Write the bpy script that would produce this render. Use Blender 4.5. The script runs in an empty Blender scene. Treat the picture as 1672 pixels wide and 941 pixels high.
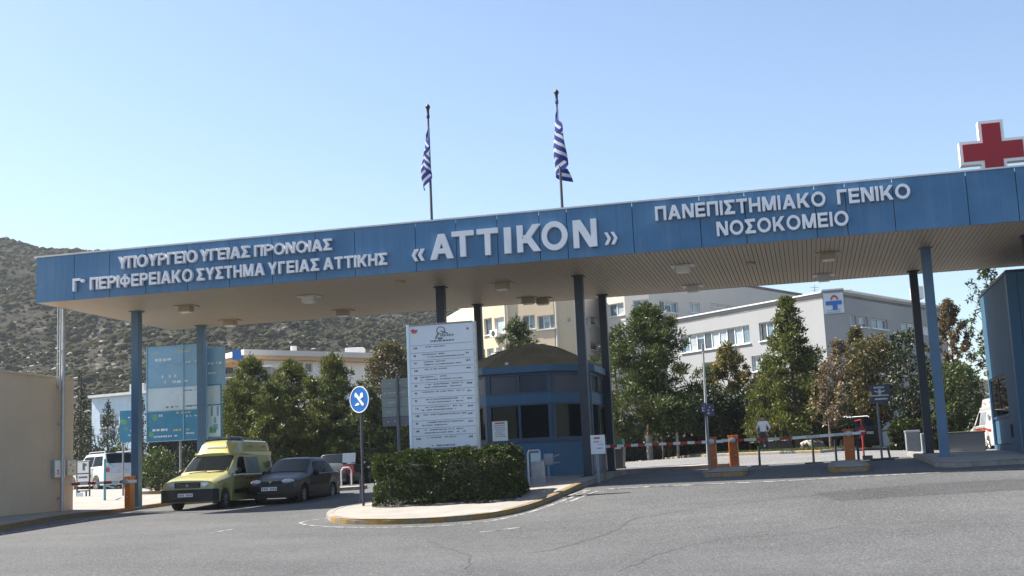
import bpy, bmesh, math, random
import numpy as np
from mathutils import Vector, Matrix
R = math.radians
rnd = random.Random(7)
rng = np.random.default_rng(11)
S = bpy.context.scene
COL = S.collection

# ------------------------------------------------------------------ camera, world, sun, exposure
FOC, PITCH, ROLL = 2031.4, .1476, -.0447          # pixels of a 1672 wide frame, radians
EYE = Vector((0, 0, 1.6))
right0 = Vector((1, 0, 0)); up0 = Vector((0, -math.sin(PITCH), math.cos(PITCH))); FWD = Vector((0, math.cos(PITCH), math.sin(PITCH)))
cr, sr = math.cos(ROLL), math.sin(ROLL)
CR = right0 * cr + up0 * sr
CU = up0 * cr - right0 * sr
cam = bpy.data.objects.new('camera', bpy.data.cameras.new('camera'))
COL.objects.link(cam)
M3 = Matrix((CR, CU, -FWD)).transposed()
cam.matrix_world = Matrix.Translation(EYE) @ M3.to_4x4()
cam.data.sensor_width = 36
cam.data.lens = 36 * FOC / 1672
cam.data.clip_end = 5000
S.camera = cam

CA = .2276                                          # turn of the gate canopy
UX = Vector((math.cos(CA), -math.sin(CA), 0)); VY = Vector((math.sin(CA), math.cos(CA), 0))
SUN_EL, SUN_BEHIND = R(50), R(3)
sh = -UX * math.cos(SUN_BEHIND) + VY * math.sin(SUN_BEHIND)
SUNV = sh * math.cos(SUN_EL) + Vector((0, 0, math.sin(SUN_EL)))
w = bpy.data.worlds.new('World'); S.world = w; w.use_nodes = True
nt = w.node_tree
sky = nt.nodes.new('ShaderNodeTexSky'); sky.sky_type = 'NISHITA'; sky.sun_disc = False
sky.sun_elevation = SUN_EL; sky.sun_rotation = math.atan2(sh.x, sh.y)
sky.altitude = 0; sky.air_density = 1.0; sky.dust_density = .9; sky.ozone_density = 2.0
bg = nt.nodes['Background']; bg.inputs[1].default_value = .079
nt.links.new(sky.outputs[0], bg.inputs[0])
sl = bpy.data.lights.new('sun', 'SUN'); sl.energy = 5.0; sl.angle = R(.53); sl.color = (1, .94, .84)
so = bpy.data.objects.new('sun', sl); COL.objects.link(so)
so.rotation_euler = SUNV.to_track_quat('Z', 'Y').to_euler()
vs = S.view_settings
S.display_settings.display_device = 'sRGB'
vs.view_transform = 'Standard'; vs.look = 'None'; vs.gamma = 1; vs.use_curve_mapping = False
vs.exposure = 1.42

# ------------------------------------------------------------------ pixel <-> world helpers (photo pixels)
def ray(px, py):
    return FWD + CR * ((px - 836) / FOC) - CU * ((py - 470.5) / FOC)
def at(px, py, Y):
    d = ray(px, py); return EYE + d * (Y / d.y)
CTRL = [(836,941,19),(0,941,20),(1672,941,17.5),(590,858,28),(800,847,28),(870,832,29.2),(940,803,31.2),(980,796,31.4),
        (1020,776,38.4),(975,785,35.2),(1250,785,30.6),(1600,764,30.6),(1525,755,33),(1153,770,38),(1340,760,36.5),(290,835,38.7),(490,821,39.5),
        (130,846,34.5),(0,868,30.5),(250,815,45),(560,810,41),(1100,749,56),(1400,736,54),(560,793,58),(180,800,62),(1605,738,55)]
pts = []
for px, py, Y in CTRL:
    q = at(px, py, Y); pts.append((q.x, q.y, q.z))
pts += [(0,0,-.1),(-25,5,0),(25,5,-.3),(-45,40,1.0),(45,40,1.4),(-45,85,1.7),(0,90,2.0),(45,90,2.1),(-25,64,1.6),(30,66,1.95)]
PT = np.array(pts)
def _U(r2): return np.where(r2 > 0, r2 * np.log(np.maximum(r2, 1e-12)), 0.)
n_ = len(PT)
K = _U(((PT[:, None, :2] - PT[None, :, :2]) ** 2).sum(-1)) + np.eye(n_) * 6.0
P_ = np.c_[np.ones(n_), PT[:, :2]]
A_ = np.block([[K, P_], [P_.T, np.zeros((3, 3))]])
COEF = np.linalg.solve(A_, np.r_[PT[:, 2], 0, 0, 0])
def gz_np(x, y):
    x = np.clip(np.asarray(x, float), -45, 45); y = np.clip(np.asarray(y, float), 0, 88)
    r2 = (x[..., None] - PT[:, 0]) ** 2 + (y[..., None] - PT[:, 1]) ** 2
    return _U(r2) @ COEF[:n_] + COEF[n_] + COEF[n_ + 1] * x + COEF[n_ + 2] * y
def gz(x, y): return float(gz_np(np.array([x]), np.array([y]))[0])
def gp(px, py):
    d = ray(px, py); prev = 12.
    Y = 12.
    while Y < 95:
        q = EYE + d * (Y / d.y)
        if q.z < gz(q.x, q.y): break
        Y += .5
    lo, hi = Y - .5, Y
    for _ in range(14):
        m = (lo + hi) / 2; q = EYE + d * (m / d.y)
        if q.z < gz(q.x, q.y): hi = m
        else: lo = m
    return EYE + d * (hi / d.y)
def gY(px, Y, py=760):
    q = at(px, py, Y); q.z = gz(q.x, q.y)
    for _ in range(3):                              # the roll shifts x with height
        d = ray(px, proj(q)[1]); q = EYE + d * (Y / d.y); q.z = gz(q.x, q.y)
    return q
def proj(q):
    v = Vector(q) - EYE; d = v.dot(FWD)
    return 836 + FOC * v.dot(CR) / d, 470.5 - FOC * v.dot(CU) / d
O = Vector((-13.912, 35.94, 0))
ZS = 1.6 + 5.52                                     # soffit height
FH = 1.342
def cf(s, t, z=0): return O + UX * s + VY * t + Vector((0, 0, z))
def to_st(q): v = Vector(q) - O; return v.dot(UX), v.dot(VY)
def on_plane_t(px, py, t):
    d = ray(px, py); k = ((O + VY * t - EYE).dot(VY)) / d.dot(VY); q = EYE + d * k
    return (q - O).dot(UX), q.z
def on_soffit(px, py):
    d = ray(px, py); q = EYE + d * ((ZS - EYE.z) / d.z); return to_st(q)

# ------------------------------------------------------------------ mesh helpers
class MB:
    def __init__(self): self.bm = bmesh.new(); self.mi = 0
    def _m(self, geom):
        if self.mi:
            for f in {f for v in geom for f in v.link_faces}: f.material_index = self.mi
    def box(self, c, d, rz=0, bev=0, rx=0, ry=0):
        r = bmesh.ops.create_cube(self.bm, size=1)
        vs_ = r['verts']
        bmesh.ops.scale(self.bm, verts=vs_, vec=d)
        if bev:
            es = list({e for v in vs_ for e in v.link_edges})
            n0 = set(self.bm.verts) - set(vs_)
            rb = bmesh.ops.bevel(self.bm, geom=es, offset=bev, segments=2, affect='EDGES', profile=.6)
            vs_ = [v for v in self.bm.verts if v not in n0]
        m = Matrix.Translation(c) @ Matrix.Rotation(rz, 4, 'Z') @ Matrix.Rotation(ry, 4, 'Y') @ Matrix.Rotation(rx, 4, 'X')
        bmesh.ops.transform(self.bm, matrix=m, verts=vs_)
        self._m(vs_); return self
    def tube(self, p, q, r1, r2=None, n=12, cap=True):
        p, q = Vector(p), Vector(q); r2 = r1 if r2 is None else r2
        L = (q - p).length
        r = bmesh.ops.create_cone(self.bm, cap_ends=cap, segments=n, radius1=max(r1, 1e-4), radius2=max(r2, 1e-4), depth=L)
        m = Matrix.Translation((p + q) / 2) @ (q - p).to_track_quat('Z', 'Y').to_matrix().to_4x4()
        bmesh.ops.transform(self.bm, matrix=m, verts=r['verts']); self._m(r['verts']); return self
    def path(self, ps, r, n=8):
        for a, b in zip(ps[:-1], ps[1:]): self.tube(a, b, r, r, n)
        for a in ps[1:-1]: self.ball(a, (r, r, r), 1)
        return self
    def ball(self, c, d, sub=2, jit=0):
        r = bmesh.ops.create_icosphere(self.bm, subdivisions=sub, radius=1)
        for v in r['verts']:
            if jit: v.co *= 1 + rnd.uniform(-jit, jit)
        bmesh.ops.scale(self.bm, verts=r['verts'], vec=d); bmesh.ops.translate(self.bm, verts=r['verts'], vec=c); self._m(r['verts']); return self
    def lathe(self, prof, c=(0, 0, 0), axis='Z', n=24):
        rings = []
        for (rr, h) in prof:
            ring = []
            for k in range(n):
                a = 2 * math.pi * k / n
                if axis == 'Z': co = (rr * math.cos(a), rr * math.sin(a), h)
                elif axis == 'X': co = (h, rr * math.cos(a), rr * math.sin(a))
                else: co = (rr * math.cos(a), h, rr * math.sin(a))
                ring.append(self.bm.verts.new(Vector(co) + Vector(c)))
            rings.append(ring)
        fs = []
        for a, b in zip(rings[:-1], rings[1:]):
            for k in range(n): fs.append(self.bm.faces.new((a[k], a[(k + 1) % n], b[(k + 1) % n], b[k])))
        fs.append(self.bm.faces.new(rings[0][::-1])); fs.append(self.bm.faces.new(rings[-1]))
        for f in fs: f.material_index = self.mi
        return self
    def face(self, ps):
        f = self.bm.faces.new([self.bm.verts.new(p) for p in ps]); f.material_index = self.mi; return self
    def prism(self, poly, d, axis='Y', o=0):            # polygon in (x,z) extruded along y (or in (x,y) along z)
        def P(a, b, h): return (a, h, b) if axis == 'Y' else ((a, b, h) if axis == 'Z' else (h, a, b))
        A = [self.bm.verts.new(P(a, b, o)) for a, b in poly]; B = [self.bm.verts.new(P(a, b, o + d)) for a, b in poly]
        n = len(A)
        fs = [self.bm.faces.new(A), self.bm.faces.new(B[::-1])]
        for k in range(n): fs.append(self.bm.faces.new((A[k], B[k], B[(k + 1) % n], A[(k + 1) % n])))
        for f in fs: f.material_index = self.mi
        return self
    def grid(self, P):                                   # P[i][j] -> points
        V = [[self.bm.verts.new(p) for p in row] for row in P]
        for i in range(len(V) - 1):
            for j in range(len(V[0]) - 1):
                f = self.bm.faces.new((V[i][j], V[i + 1][j], V[i + 1][j + 1], V[i][j + 1])); f.material_index = self.mi
        return self
    def build(self, name, mats, parent=None, smooth=None, loc=None, rz=0, recalc=True):
        if recalc: bmesh.ops.recalc_face_normals(self.bm, faces=self.bm.faces)
        if smooth is not None:
            for f in self.bm.faces: f.smooth = True
            for e in self.bm.edges:
                if len(e.link_faces) == 2 and e.calc_face_angle(0) > R(smooth): e.smooth = False
        me = bpy.data.meshes.new(name); self.bm.to_mesh(me); self.bm.free()
        return link(name, me, mats, parent, loc, rz)
def link(name, me, mats, parent=None, loc=None, rz=0):
    for m in (mats if isinstance(mats, (list, tuple)) else [mats]): me.materials.append(m)
    o = bpy.data.objects.new(name, me); COL.objects.link(o)
    if parent: o.parent = parent
    if loc is not None: o.location = loc
    o.rotation_euler.z = rz
    return o
def tag(o, label=None, cat=None, group=None, kind=None):
    for k, v in (('label', label), ('category', cat), ('group', group), ('kind', kind)):
        if v: o[k] = v
    return o
def thing(name, label, cat, loc=(0, 0, 0), rz=0, group=None):
    o = bpy.data.objects.new(name, None); COL.objects.link(o); o.empty_display_size = .2
    o.location = loc; o.rotation_euler.z = rz
    return tag(o, label, cat, group)
def kids(o): return [c for c in list(S.objects) if c.parent == o]
def copy_tree(o, parent=None, loc=None, rz=None, label=None):
    c = o.copy(); COL.objects.link(c); c.parent = parent
    for ch in kids(o): copy_tree(ch, c)
    if loc is not None: c.location = loc
    if rz is not None: c.rotation_euler.z = rz
    if label: c['label'] = label
    return c

# ------------------------------------------------------------------ materials
def nodes(name):
    m = bpy.data.materials.new(name); m.use_nodes = True
    return m, m.node_tree, m.node_tree.nodes['Principled BSDF']
def N(t, typ, **kw):
    n = t.nodes.new(typ)
    for k, v in kw.items():
        if hasattr(n, k): setattr(n, k, v)
        else: n.inputs[k].default_value = v
    return n
def mixc(t, fac, a, b, mode='MIX'):
    n = t.nodes.new('ShaderNodeMix'); n.data_type = 'RGBA'; n.blend_type = mode
    for s, v in ((0, fac), (6, a), (7, b)):
        if isinstance(v, bpy.types.NodeSocket): t.links.new(v, n.inputs[s])
        else: n.inputs[s].default_value = v if s == 0 else (*v, 1)
    return n.outputs[2]
def ramp(t, fac, a, b):
    n = t.nodes.new('ShaderNodeMapRange'); n.inputs[1].default_value = a; n.inputs[2].default_value = b
    t.links.new(fac, n.inputs[0]); return n.outputs[0]
def noise(t, scale, detail=4, rough=.55, vec=None, dim=None):
    n = N(t, 'ShaderNodeTexNoise', Scale=scale, Detail=detail, Roughness=rough)
    if vec is None: vec = N(t, 'ShaderNodeTexCoord').outputs['Object']
    t.links.new(vec, n.inputs['Vector']); return n.outputs[0]
def bump(t, b, h, strength=.3, dist=.02):
    n = N(t, 'ShaderNodeBump', Strength=strength, Distance=dist); t.links.new(h, n.inputs['Height']); t.links.new(n.outputs[0], b.inputs['Normal'])
def mat(name, c, rough=.6, metal=0, var=.15, scale=2.5, dirt=0, dirtc=(.08, .07, .06), bmp=0, coat=0, island=0, spec=.5, streak=0):
    m, t, b = nodes(name)
    f = ramp(t, noise(t, scale, 6, .6), .3, .7)
    col = mixc(t, f, [x * (1 - var) for x in c], [min(1, x * (1 + var)) for x in c])
    if island:
        g = N(t, 'ShaderNodeNewGeometry')
        col = mixc(t, ramp(t, g.outputs['Random Per Island'], 0, 1), [x * (1 - island) for x in c], [min(1, x * (1 + island)) for x in c])
    if dirt:
        d = ramp(t, noise(t, scale * 2.3, 8, .7), .52, .72)
        mm = N(t, 'ShaderNodeMath', operation='MULTIPLY'); t.links.new(d, mm.inputs[0]); mm.inputs[1].default_value = dirt
        col = mixc(t, mm.outputs[0], col, dirtc)
    if streak:
        mp = N(t, 'ShaderNodeMapping'); mp.inputs['Scale'].default_value = (9, 9, .5)
        t.links.new(N(t, 'ShaderNodeTexCoord').outputs['Object'], mp.inputs[0])
        d = ramp(t, noise(t, 1, 5, .6, mp.outputs[0]), .5, .8)
        mm = N(t, 'ShaderNodeMath', operation='MULTIPLY'); t.links.new(d, mm.inputs[0]); mm.inputs[1].default_value = streak
        col = mixc(t, mm.outputs[0], col, dirtc)
    t.links.new(col, b.inputs['Base Color'])
    b.inputs['Roughness'].default_value = rough; b.inputs['Metallic'].default_value = metal
    b.inputs['Coat Weight'].default_value = coat; b.inputs['Coat Roughness'].default_value = .05
    b.inputs['Specular IOR Level'].default_value = spec
    if bmp: bump(t, b, noise(t, 40, 4), bmp, .01)
    return m
def glass_mat(name, tint=(.25, .3, .33), trans=.55, rough=.03):
    m, t, b = nodes(name)
    b.inputs['Base Color'].default_value = (.012, .016, .02, 1); b.inputs['Roughness'].default_value = rough; b.inputs['Specular IOR Level'].default_value = .28
    tr = N(t, 'ShaderNodeBsdfTransparent'); tr.inputs[0].default_value = (*tint, 1)
    mx = N(t, 'ShaderNodeMixShader'); mx.inputs[0].default_value = trans
    t.links.new(b.outputs[0], mx.inputs[1]); t.links.new(tr.outputs[0], mx.inputs[2])
    t.links.new(mx.outputs[0], t.nodes['Material Output'].inputs[0]); return m
def leaf_mat(name, a, c, trans=.25, hue=None):
    m, t, b = nodes(name)
    g = N(t, 'ShaderNodeNewGeometry')
    col = mixc(t, g.outputs['Random Per Island'], a, c)
    if hue:
        col = mixc(t, ramp(t, noise(t, .9, 3), .52, .68), col, hue)
    t.links.new(col, b.inputs['Base Color']); b.inputs['Roughness'].default_value = .5; b.inputs['Specular IOR Level'].default_value = .35
    tl = N(t, 'ShaderNodeBsdfTranslucent'); c2 = mixc(t, 1.0, col, (1.25, 1.35, .7), 'MULTIPLY'); t.links.new(c2, tl.inputs[0])
    mx = N(t, 'ShaderNodeMixShader'); mx.inputs[0].default_value = trans
    t.links.new(b.outputs[0], mx.inputs[1]); t.links.new(tl.outputs[0], mx.inputs[2])
    t.links.new(mx.outputs[0], t.nodes['Material Output'].inputs[0]); return m
def asphalt_mat(name, base, patch=.16):
    m, t, b = nodes(name)
    co = N(t, 'ShaderNodeTexCoord').outputs['Object']
    big = ramp(t, noise(t, .22, 5, .6, co), .35, .65)
    col = mixc(t, big, [x * (1 - patch) for x in base], [x * (1 + patch) for x in base])
    mp = N(t, 'ShaderNodeMapping'); mp.inputs['Rotation'].default_value = (0, 0, .25); mp.inputs['Scale'].default_value = (.05, .6, 1); t.links.new(co, mp.inputs[0])
    col = mixc(t, ramp(t, noise(t, 1.3, 4, .6, mp.outputs[0]), .5, .75), col, [x * .8 for x in base])
    fine = noise(t, 22, 4, .85, co)
    col = mixc(t, ramp(t, fine, .3, .7), mixc(t, 1.0, col, (.38, .38, .38), 'MULTIPLY'), mixc(t, 1.0, col, (1.62, 1.62, 1.62), 'MULTIPLY'))
    v = N(t, 'ShaderNodeTexVoronoi', Scale=48.); t.links.new(co, v.inputs['Vector'])
    col = mixc(t, ramp(t, v.outputs['Color'], .62, .95), col, [min(1, x * 2.3) for x in base])
    cn = N(t, 'ShaderNodeTexVoronoi', Scale=.33, feature='DISTANCE_TO_EDGE')
    wv = mixc(t, .12, co, N(t, 'ShaderNodeTexNoise', Scale=1.2).outputs[1]); t.links.new(wv, cn.inputs['Vector'])
    ck = ramp(t, cn.outputs[0], .006, .0015)
    mm = N(t, 'ShaderNodeMath', operation='MULTIPLY'); t.links.new(ck, mm.inputs[0]); t.links.new(ramp(t, noise(t, .5, 2, .5, co), .6, .72), mm.inputs[1])
    col = mixc(t, mm.outputs[0], col, [x * .35 for x in base])
    oil = ramp(t, noise(t, .8, 6, .7, co), .66, .8)
    col = mixc(t, oil, col, [x * .7 for x in base])
    t.links.new(col, b.inputs['Base Color']); b.inputs['Roughness'].default_value = .82; b.inputs['Specular IOR Level'].default_value = .3
    bump(t, b, fine, .5, .012); return m
def worn_mat(name, paint, under, amt=.5, scale=5):
    m, t, b = nodes(name)
    f = ramp(t, noise(t, scale, 9, .75), amt - .06, amt + .06)
    col = mixc(t, f, under, paint)
    col = mixc(t, ramp(t, noise(t, 14, 5), .4, .7), mixc(t, 1.0, col, (.72, .7, .68), 'MULTIPLY'), col)
    t.links.new(col, b.inputs['Base Color']); b.inputs['Roughness'].default_value = .75; bump(t, b, noise(t, 30, 5), .3, .01); return m

M = {}
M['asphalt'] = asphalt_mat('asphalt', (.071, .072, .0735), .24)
M['asphalt_far'] = asphalt_mat('asphalt_sunlit', (0.144, 0.141, 0.138))
M['concrete'] = mat('pale_concrete', (0.260, 0.242, 0.217), .85, var=.14, scale=1.5, dirt=.4, dirtc=(.2, .18, .16), bmp=.2)
M['kerb'] = mat('kerb_concrete', (0.234, 0.215, 0.189), .85, var=.2, scale=3, dirt=.6, dirtc=(.12, .1, .09), bmp=.3)
M['kerb_yellow'] = worn_mat('worn_yellow_kerb_paint', (.32, .18, .02), (.19, .17, .14), .5, 4)
M['kerb_yellow2'] = worn_mat('yellow_kerb_paint', (.33, .19, .025), (.23, .21, .17), .5, 5)
M['kerb_black'] = worn_mat('worn_black_kerb_paint', (.025, .025, .025), (.22, .2, .17), .45, 5)
M['white_line'] = worn_mat('worn_white_road_paint', (.42, .41, .39), (.076, .074, .072), .5, 6)
M['soil'] = mat('dry_soil', (0.102, 0.084, 0.060), .95, var=.35, scale=.8, dirt=.6, dirtc=(.09, .1, .05), bmp=.4)
def fascia_mat():
    m, t, b = nodes('weathered_blue_metal')
    co = N(t, 'ShaderNodeTexCoord').outputs['Object']; g = N(t, 'ShaderNodeNewGeometry')
    col = mixc(t, ramp(t, g.outputs['Random Per Island'], 0, 1), (.036, .125, .25), (.05, .155, .3))
    col = mixc(t, ramp(t, noise(t, .55, 6, .6, co), .42, .68), col, (.07, .185, .33))
    mp = N(t, 'ShaderNodeMapping'); mp.inputs['Scale'].default_value = (5, 5, .35); t.links.new(co, mp.inputs[0])
    st = ramp(t, noise(t, 1, 6, .65, mp.outputs[0]), .5, .72)
    m1 = N(t, 'ShaderNodeMath', operation='MULTIPLY'); t.links.new(st, m1.inputs[0]); m1.inputs[1].default_value = .5
    col = mixc(t, m1.outputs[0], col, (.13, .22, .34))
    mp2 = N(t, 'ShaderNodeMapping'); mp2.inputs['Scale'].default_value = (11, 11, .25); mp2.inputs['Location'].default_value = (3, 1, 7); t.links.new(co, mp2.inputs[0])
    st2 = ramp(t, noise(t, 1, 4, .6, mp2.outputs[0]), .58, .78)
    m2 = N(t, 'ShaderNodeMath', operation='MULTIPLY'); t.links.new(st2, m2.inputs[0]); m2.inputs[1].default_value = .55
    col = mixc(t, m2.outputs[0], col, (.02, .06, .12))
    pale = ramp(t, noise(t, .9, 3, .5, co), .69, .76); m3 = N(t, 'ShaderNodeMath', operation='MULTIPLY'); t.links.new(pale, m3.inputs[0]); m3.inputs[1].default_value = .45
    col = mixc(t, m3.outputs[0], col, (.3, .38, .46))
    t.links.new(col, b.inputs['Base Color']); b.inputs['Roughness'].default_value = .42; bump(t, b, noise(t, 1.3, 3, .5, co), .12, .05)
    return m
M['fascia'] = fascia_mat()
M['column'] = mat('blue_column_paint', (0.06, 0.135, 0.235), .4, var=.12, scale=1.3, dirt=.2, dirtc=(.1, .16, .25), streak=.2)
M['column_dark'] = mat('shaded_column_paint', (.012, .022, .042), .4, var=.15, scale=1.5)  # darker copy of the column blue, shade put into the colour
M['soffit'] = mat('cream_soffit_slat', (0.36, 0.3, 0.225), .5, var=.05, scale=.4, island=.035, dirt=.3, dirtc=(.34, .28, .2))
M['dark'] = mat('dark_gap', (.03, .03, .03), .8)
M['black'] = mat('black_plastic', (.018, .018, .02), .5)
M['letter'] = mat('white_letter_metal', (.8, .8, .82), .35, var=.05, scale=2, dirt=.2, dirtc=(.5, .5, .5))
M['cap'] = mat('pale_metal_cap', (0.637, 0.637, 0.629), .4, var=.08)
M['white'] = mat('white_paint', (.78, .78, .77), .5, var=.06, dirt=.15, dirtc=(.5, .47, .42))
M['board_white'] = mat('white_board', (.58, .62, .67), .4, var=.04, scale=.9, dirt=.12, dirtc=(.55, .57, .6))
M['metal'] = mat('galvanised_metal', (.42, .43, .44), .42, .6, var=.15, scale=6)
M['steel_grey'] = mat('grey_post_paint', (.2, .22, .25), .5, var=.15)
M['pole_dark'] = mat('dark_pole_paint', (.06, .065, .075), .5, var=.2)
M['red'] = mat('red_cross_face', (0.3, 0.004, 0.013), .45, var=.08)
M['redpaint'] = mat('red_paint', (.45, .03, .025), .5, var=.15)
M['orange'] = mat('orange_barrier_paint', (.5, .125, .01), .45, var=.1, scale=3, dirt=.25, dirtc=(.3, .1, .03))
M['signblue'] = mat('sign_blue', (.015, .13, .42), .35, var=.05)
M['navy_sign'] = mat('backlit_navy_sign', (.055, .055, .12), .45, var=.2)  # plate colour set dark for its backlit face
M['beige_wall'] = mat('beige_wall_plaster', (0.58, 0.455, 0.33), .9, var=.06, scale=.7, dirt=.25, dirtc=(.38, .32, .25), bmp=.15, streak=.15)
M['cream'] = mat('cream_plaster', (0.6, 0.49, 0.34), .85, var=.05, scale=.3, dirt=.15, dirtc=(.45, .38, .28), streak=.12)
M['pinkgrey'] = mat('pale_grey_plaster', (0.58, 0.54, 0.49), .85, var=.05, scale=.3, dirt=.15, dirtc=(.45, .4, .36))
M['grey_wall'] = mat('light_grey_render', (0.3, 0.308, 0.315), .85, var=.05, scale=.35, dirt=.2, dirtc=(.38, .38, .38), streak=.12)
M['window_frame'] = mat('white_window_frame', (.7, .7, .68), .5, var=.05)
M['pane_blue'] = mat('window_glass_blue', (.12, .19, .24), .08, var=.35, scale=1.1, spec=.8)
M['pane_dark'] = mat('window_glass_dark', (.03, .045, .06), .06, var=.4, scale=1.1, spec=.8)
M['pane_blind'] = mat('window_blind', (.36, .41, .43), .25, var=.2, scale=1.4)
M['booth_blue'] = mat('booth_blue_panel', (0.021, 0.1, 0.2), .4, var=.08, scale=1.2, dirt=.15, dirtc=(.1, .2, .32))
M['booth_frame'] = mat('booth_dark_blue_frame', (.025, .06, .12), .4, var=.1)
M['booth_roof'] = mat('brown_roof_felt', (0.27, 0.225, 0.155), .85, var=.18, scale=2, dirt=.35, dirtc=(.1, .09, .07), bmp=.3)
M['glass'] = glass_mat('tinted_glass', (.2, .22, .23), .45)
M['glass_dark'] = glass_mat('dark_tinted_glass', (.08, .11, .18), .25)
M['right_booth'] = mat('weathered_blue_render', (.024, .085, .15), .6, var=.12, scale=1.1, dirt=.3, dirtc=(.02, .04, .075), streak=.35)
M['light_blue'] = mat('pale_blue_panel', (0.58, 0.7, 0.78), .5, var=.08, streak=.2, dirtc=(.3, .42, .5))
M['board_blue'] = mat('faded_blue_board', (0.19, 0.36, 0.5), .45, var=.12, scale=1.5, dirt=.3, dirtc=(.24, .42, .58))
M['board_blue2'] = mat('strong_blue_board', (0.03, 0.2, 0.34), .4, var=.14, scale=1.5, dirt=.25, dirtc=(.1, .3, .45))
M['board_pale'] = mat('bleached_board', (0.5, 0.6, 0.65), .45, var=.1, scale=1.2, dirt=.2, dirtc=(.3, .42, .5))
M['board_grey'] = mat('grey_green_board', (.34, .4, .42), .45, var=.1, scale=1.2)
M['mark_dark'] = mat('printed_dark_ink', (.15, .16, .18), .6, var=.3, scale=9)
M['mark_white'] = mat('faded_white_print', (.6, .64, .66), .6, var=.25, scale=9)
M['mark_yellow'] = mat('faded_yellow_print', (.5, .45, .15), .6, var=.25, scale=9)
M['mark_red'] = mat('red_print', (.5, .06, .05), .6, var=.2)
M['mark_green'] = mat('green_print', (.1, .3, .16), .6, var=.2)
M['navy_panel'] = mat('navy_glazed_panel', (.03, .042, .075), .25, var=.2, scale=1.5, dirt=.2, dirtc=(.08, .1, .14))
M['turquoise'] = mat('turquoise_rail_paint', (.08, .32, .38), .45, var=.15)
M['bark'] = mat('bark', (.14, .1, .07), .95, var=.4, scale=7, bmp=.6)
M['lit_limewash'] = mat('lit_whitewashed_bark', (0.26, 0.235, 0.2), .95, var=.25, scale=5, bmp=.5)  # dull whitewash, its tone set to look like a sunlit trunk
M['bin'] = mat('dark_grey_bin_plastic', (.06, .065, .07), .5, var=.12)
M['bin_lid'] = mat('green_bin_lid', (.04, .17, .09), .5, var=.12)
M['skin'] = mat('skin', (.42, .26, .18), .6, var=.05)
M['denim'] = mat('dark_trousers', (.05, .055, .07), .9, var=.2)
M['shirt'] = mat('white_shirt', (.75, .75, .75), .9, var=.05)
M['hair'] = mat('dark_hair', (.03, .022, .018), .7)
M['rubber'] = mat('tyre_rubber', (.02, .02, .021), .85, var=.2)
M['rim'] = mat('wheel_rim', (.35, .35, .36), .35, .7)
M['carglass'] = glass_mat('car_glass', (.1, .12, .12), .25)
M['lamp'] = mat('headlamp_lens', (.62, .64, .66), .08, .25, var=.3, scale=18, coat=1)
M['lamp_red'] = mat('tail_lamp', (.4, .015, .012), .15, var=.15, coat=1)
M['lamp_amber'] = mat('indicator_lens', (.6, .16, .03), .15, var=.15, coat=1)
M['yellow_van'] = mat('pale_yellow_van_paint', (0.432, 0.403, 0.144), .3, var=.03, coat=.8)
M['white_van'] = mat('white_van_paint', (0.562, 0.562, 0.555), .3, var=.03, coat=.8)
M['charcoal'] = mat('charcoal_car_paint', (.012, .010, .011), .4, 0, var=.05, coat=.18, spec=.3)
M['blackpaint'] = mat('black_car_paint', (.008, .008, .009), .35, 0, var=.05, coat=.4)
M['greygreen'] = mat('olive_grey_car_paint', (.07, .075, .07), .3, .3, var=.05, coat=1)
M['bumper'] = mat('black_bumper_plastic', (.02, .021, .023), .6, var=.1)
M['chrome'] = mat('bright_trim', (.6, .6, .6), .2, .9)
M['plate'] = mat('number_plate', (.7, .71, .72), .4, var=.03)
M['tan_band'] = mat('tan_fascia_band', (.55, .36, .2), .7, var=.06)
M['stone'] = mat('pale_stone', (0.325, 0.299, 0.260), .9, var=.2, scale=3, bmp=.3)
M['paver'] = mat('pinkish_pavers', (0.273, 0.234, 0.208), .9, var=.1, scale=2)

# ------------------------------------------------------------------ the ground
def smooth_obj(o):
    o.data.polygons.foreach_set('use_smooth', np.ones(len(o.data.polygons), bool)); return o
def grid_mesh(name, xs, ys, zf, m, kind='structure'):
    X, Y = np.meshgrid(xs, ys, indexing='ij'); Z = zf(X, Y)
    V = np.stack([X, Y, Z], -1).reshape(-1, 3); nx, ny = len(xs), len(ys)
    i = np.arange((nx - 1) * (ny - 1)); a = (i // (ny - 1)) * ny + i % (ny - 1)
    F = np.stack([a, a + ny, a + ny + 1, a + 1], 1)
    me = bpy.data.meshes.new(name); me.from_pydata(V.tolist(), [], F.tolist())
    return smooth_obj(tag(link(name, me, m), kind=kind))
GX = np.r_[-420, -300, -200, -120, -80, -60, np.arange(-45, 46, 1.), 60, 80, 120, 200, 300, 420]
GY = np.r_[-60, -30, -10, np.arange(0, 89, 1.), 100, 120, 160, 220, 300, 420, 600, 1500, 3000]
grid_mesh('ground', GX, GY, gz_np, M['soil'])
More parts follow.
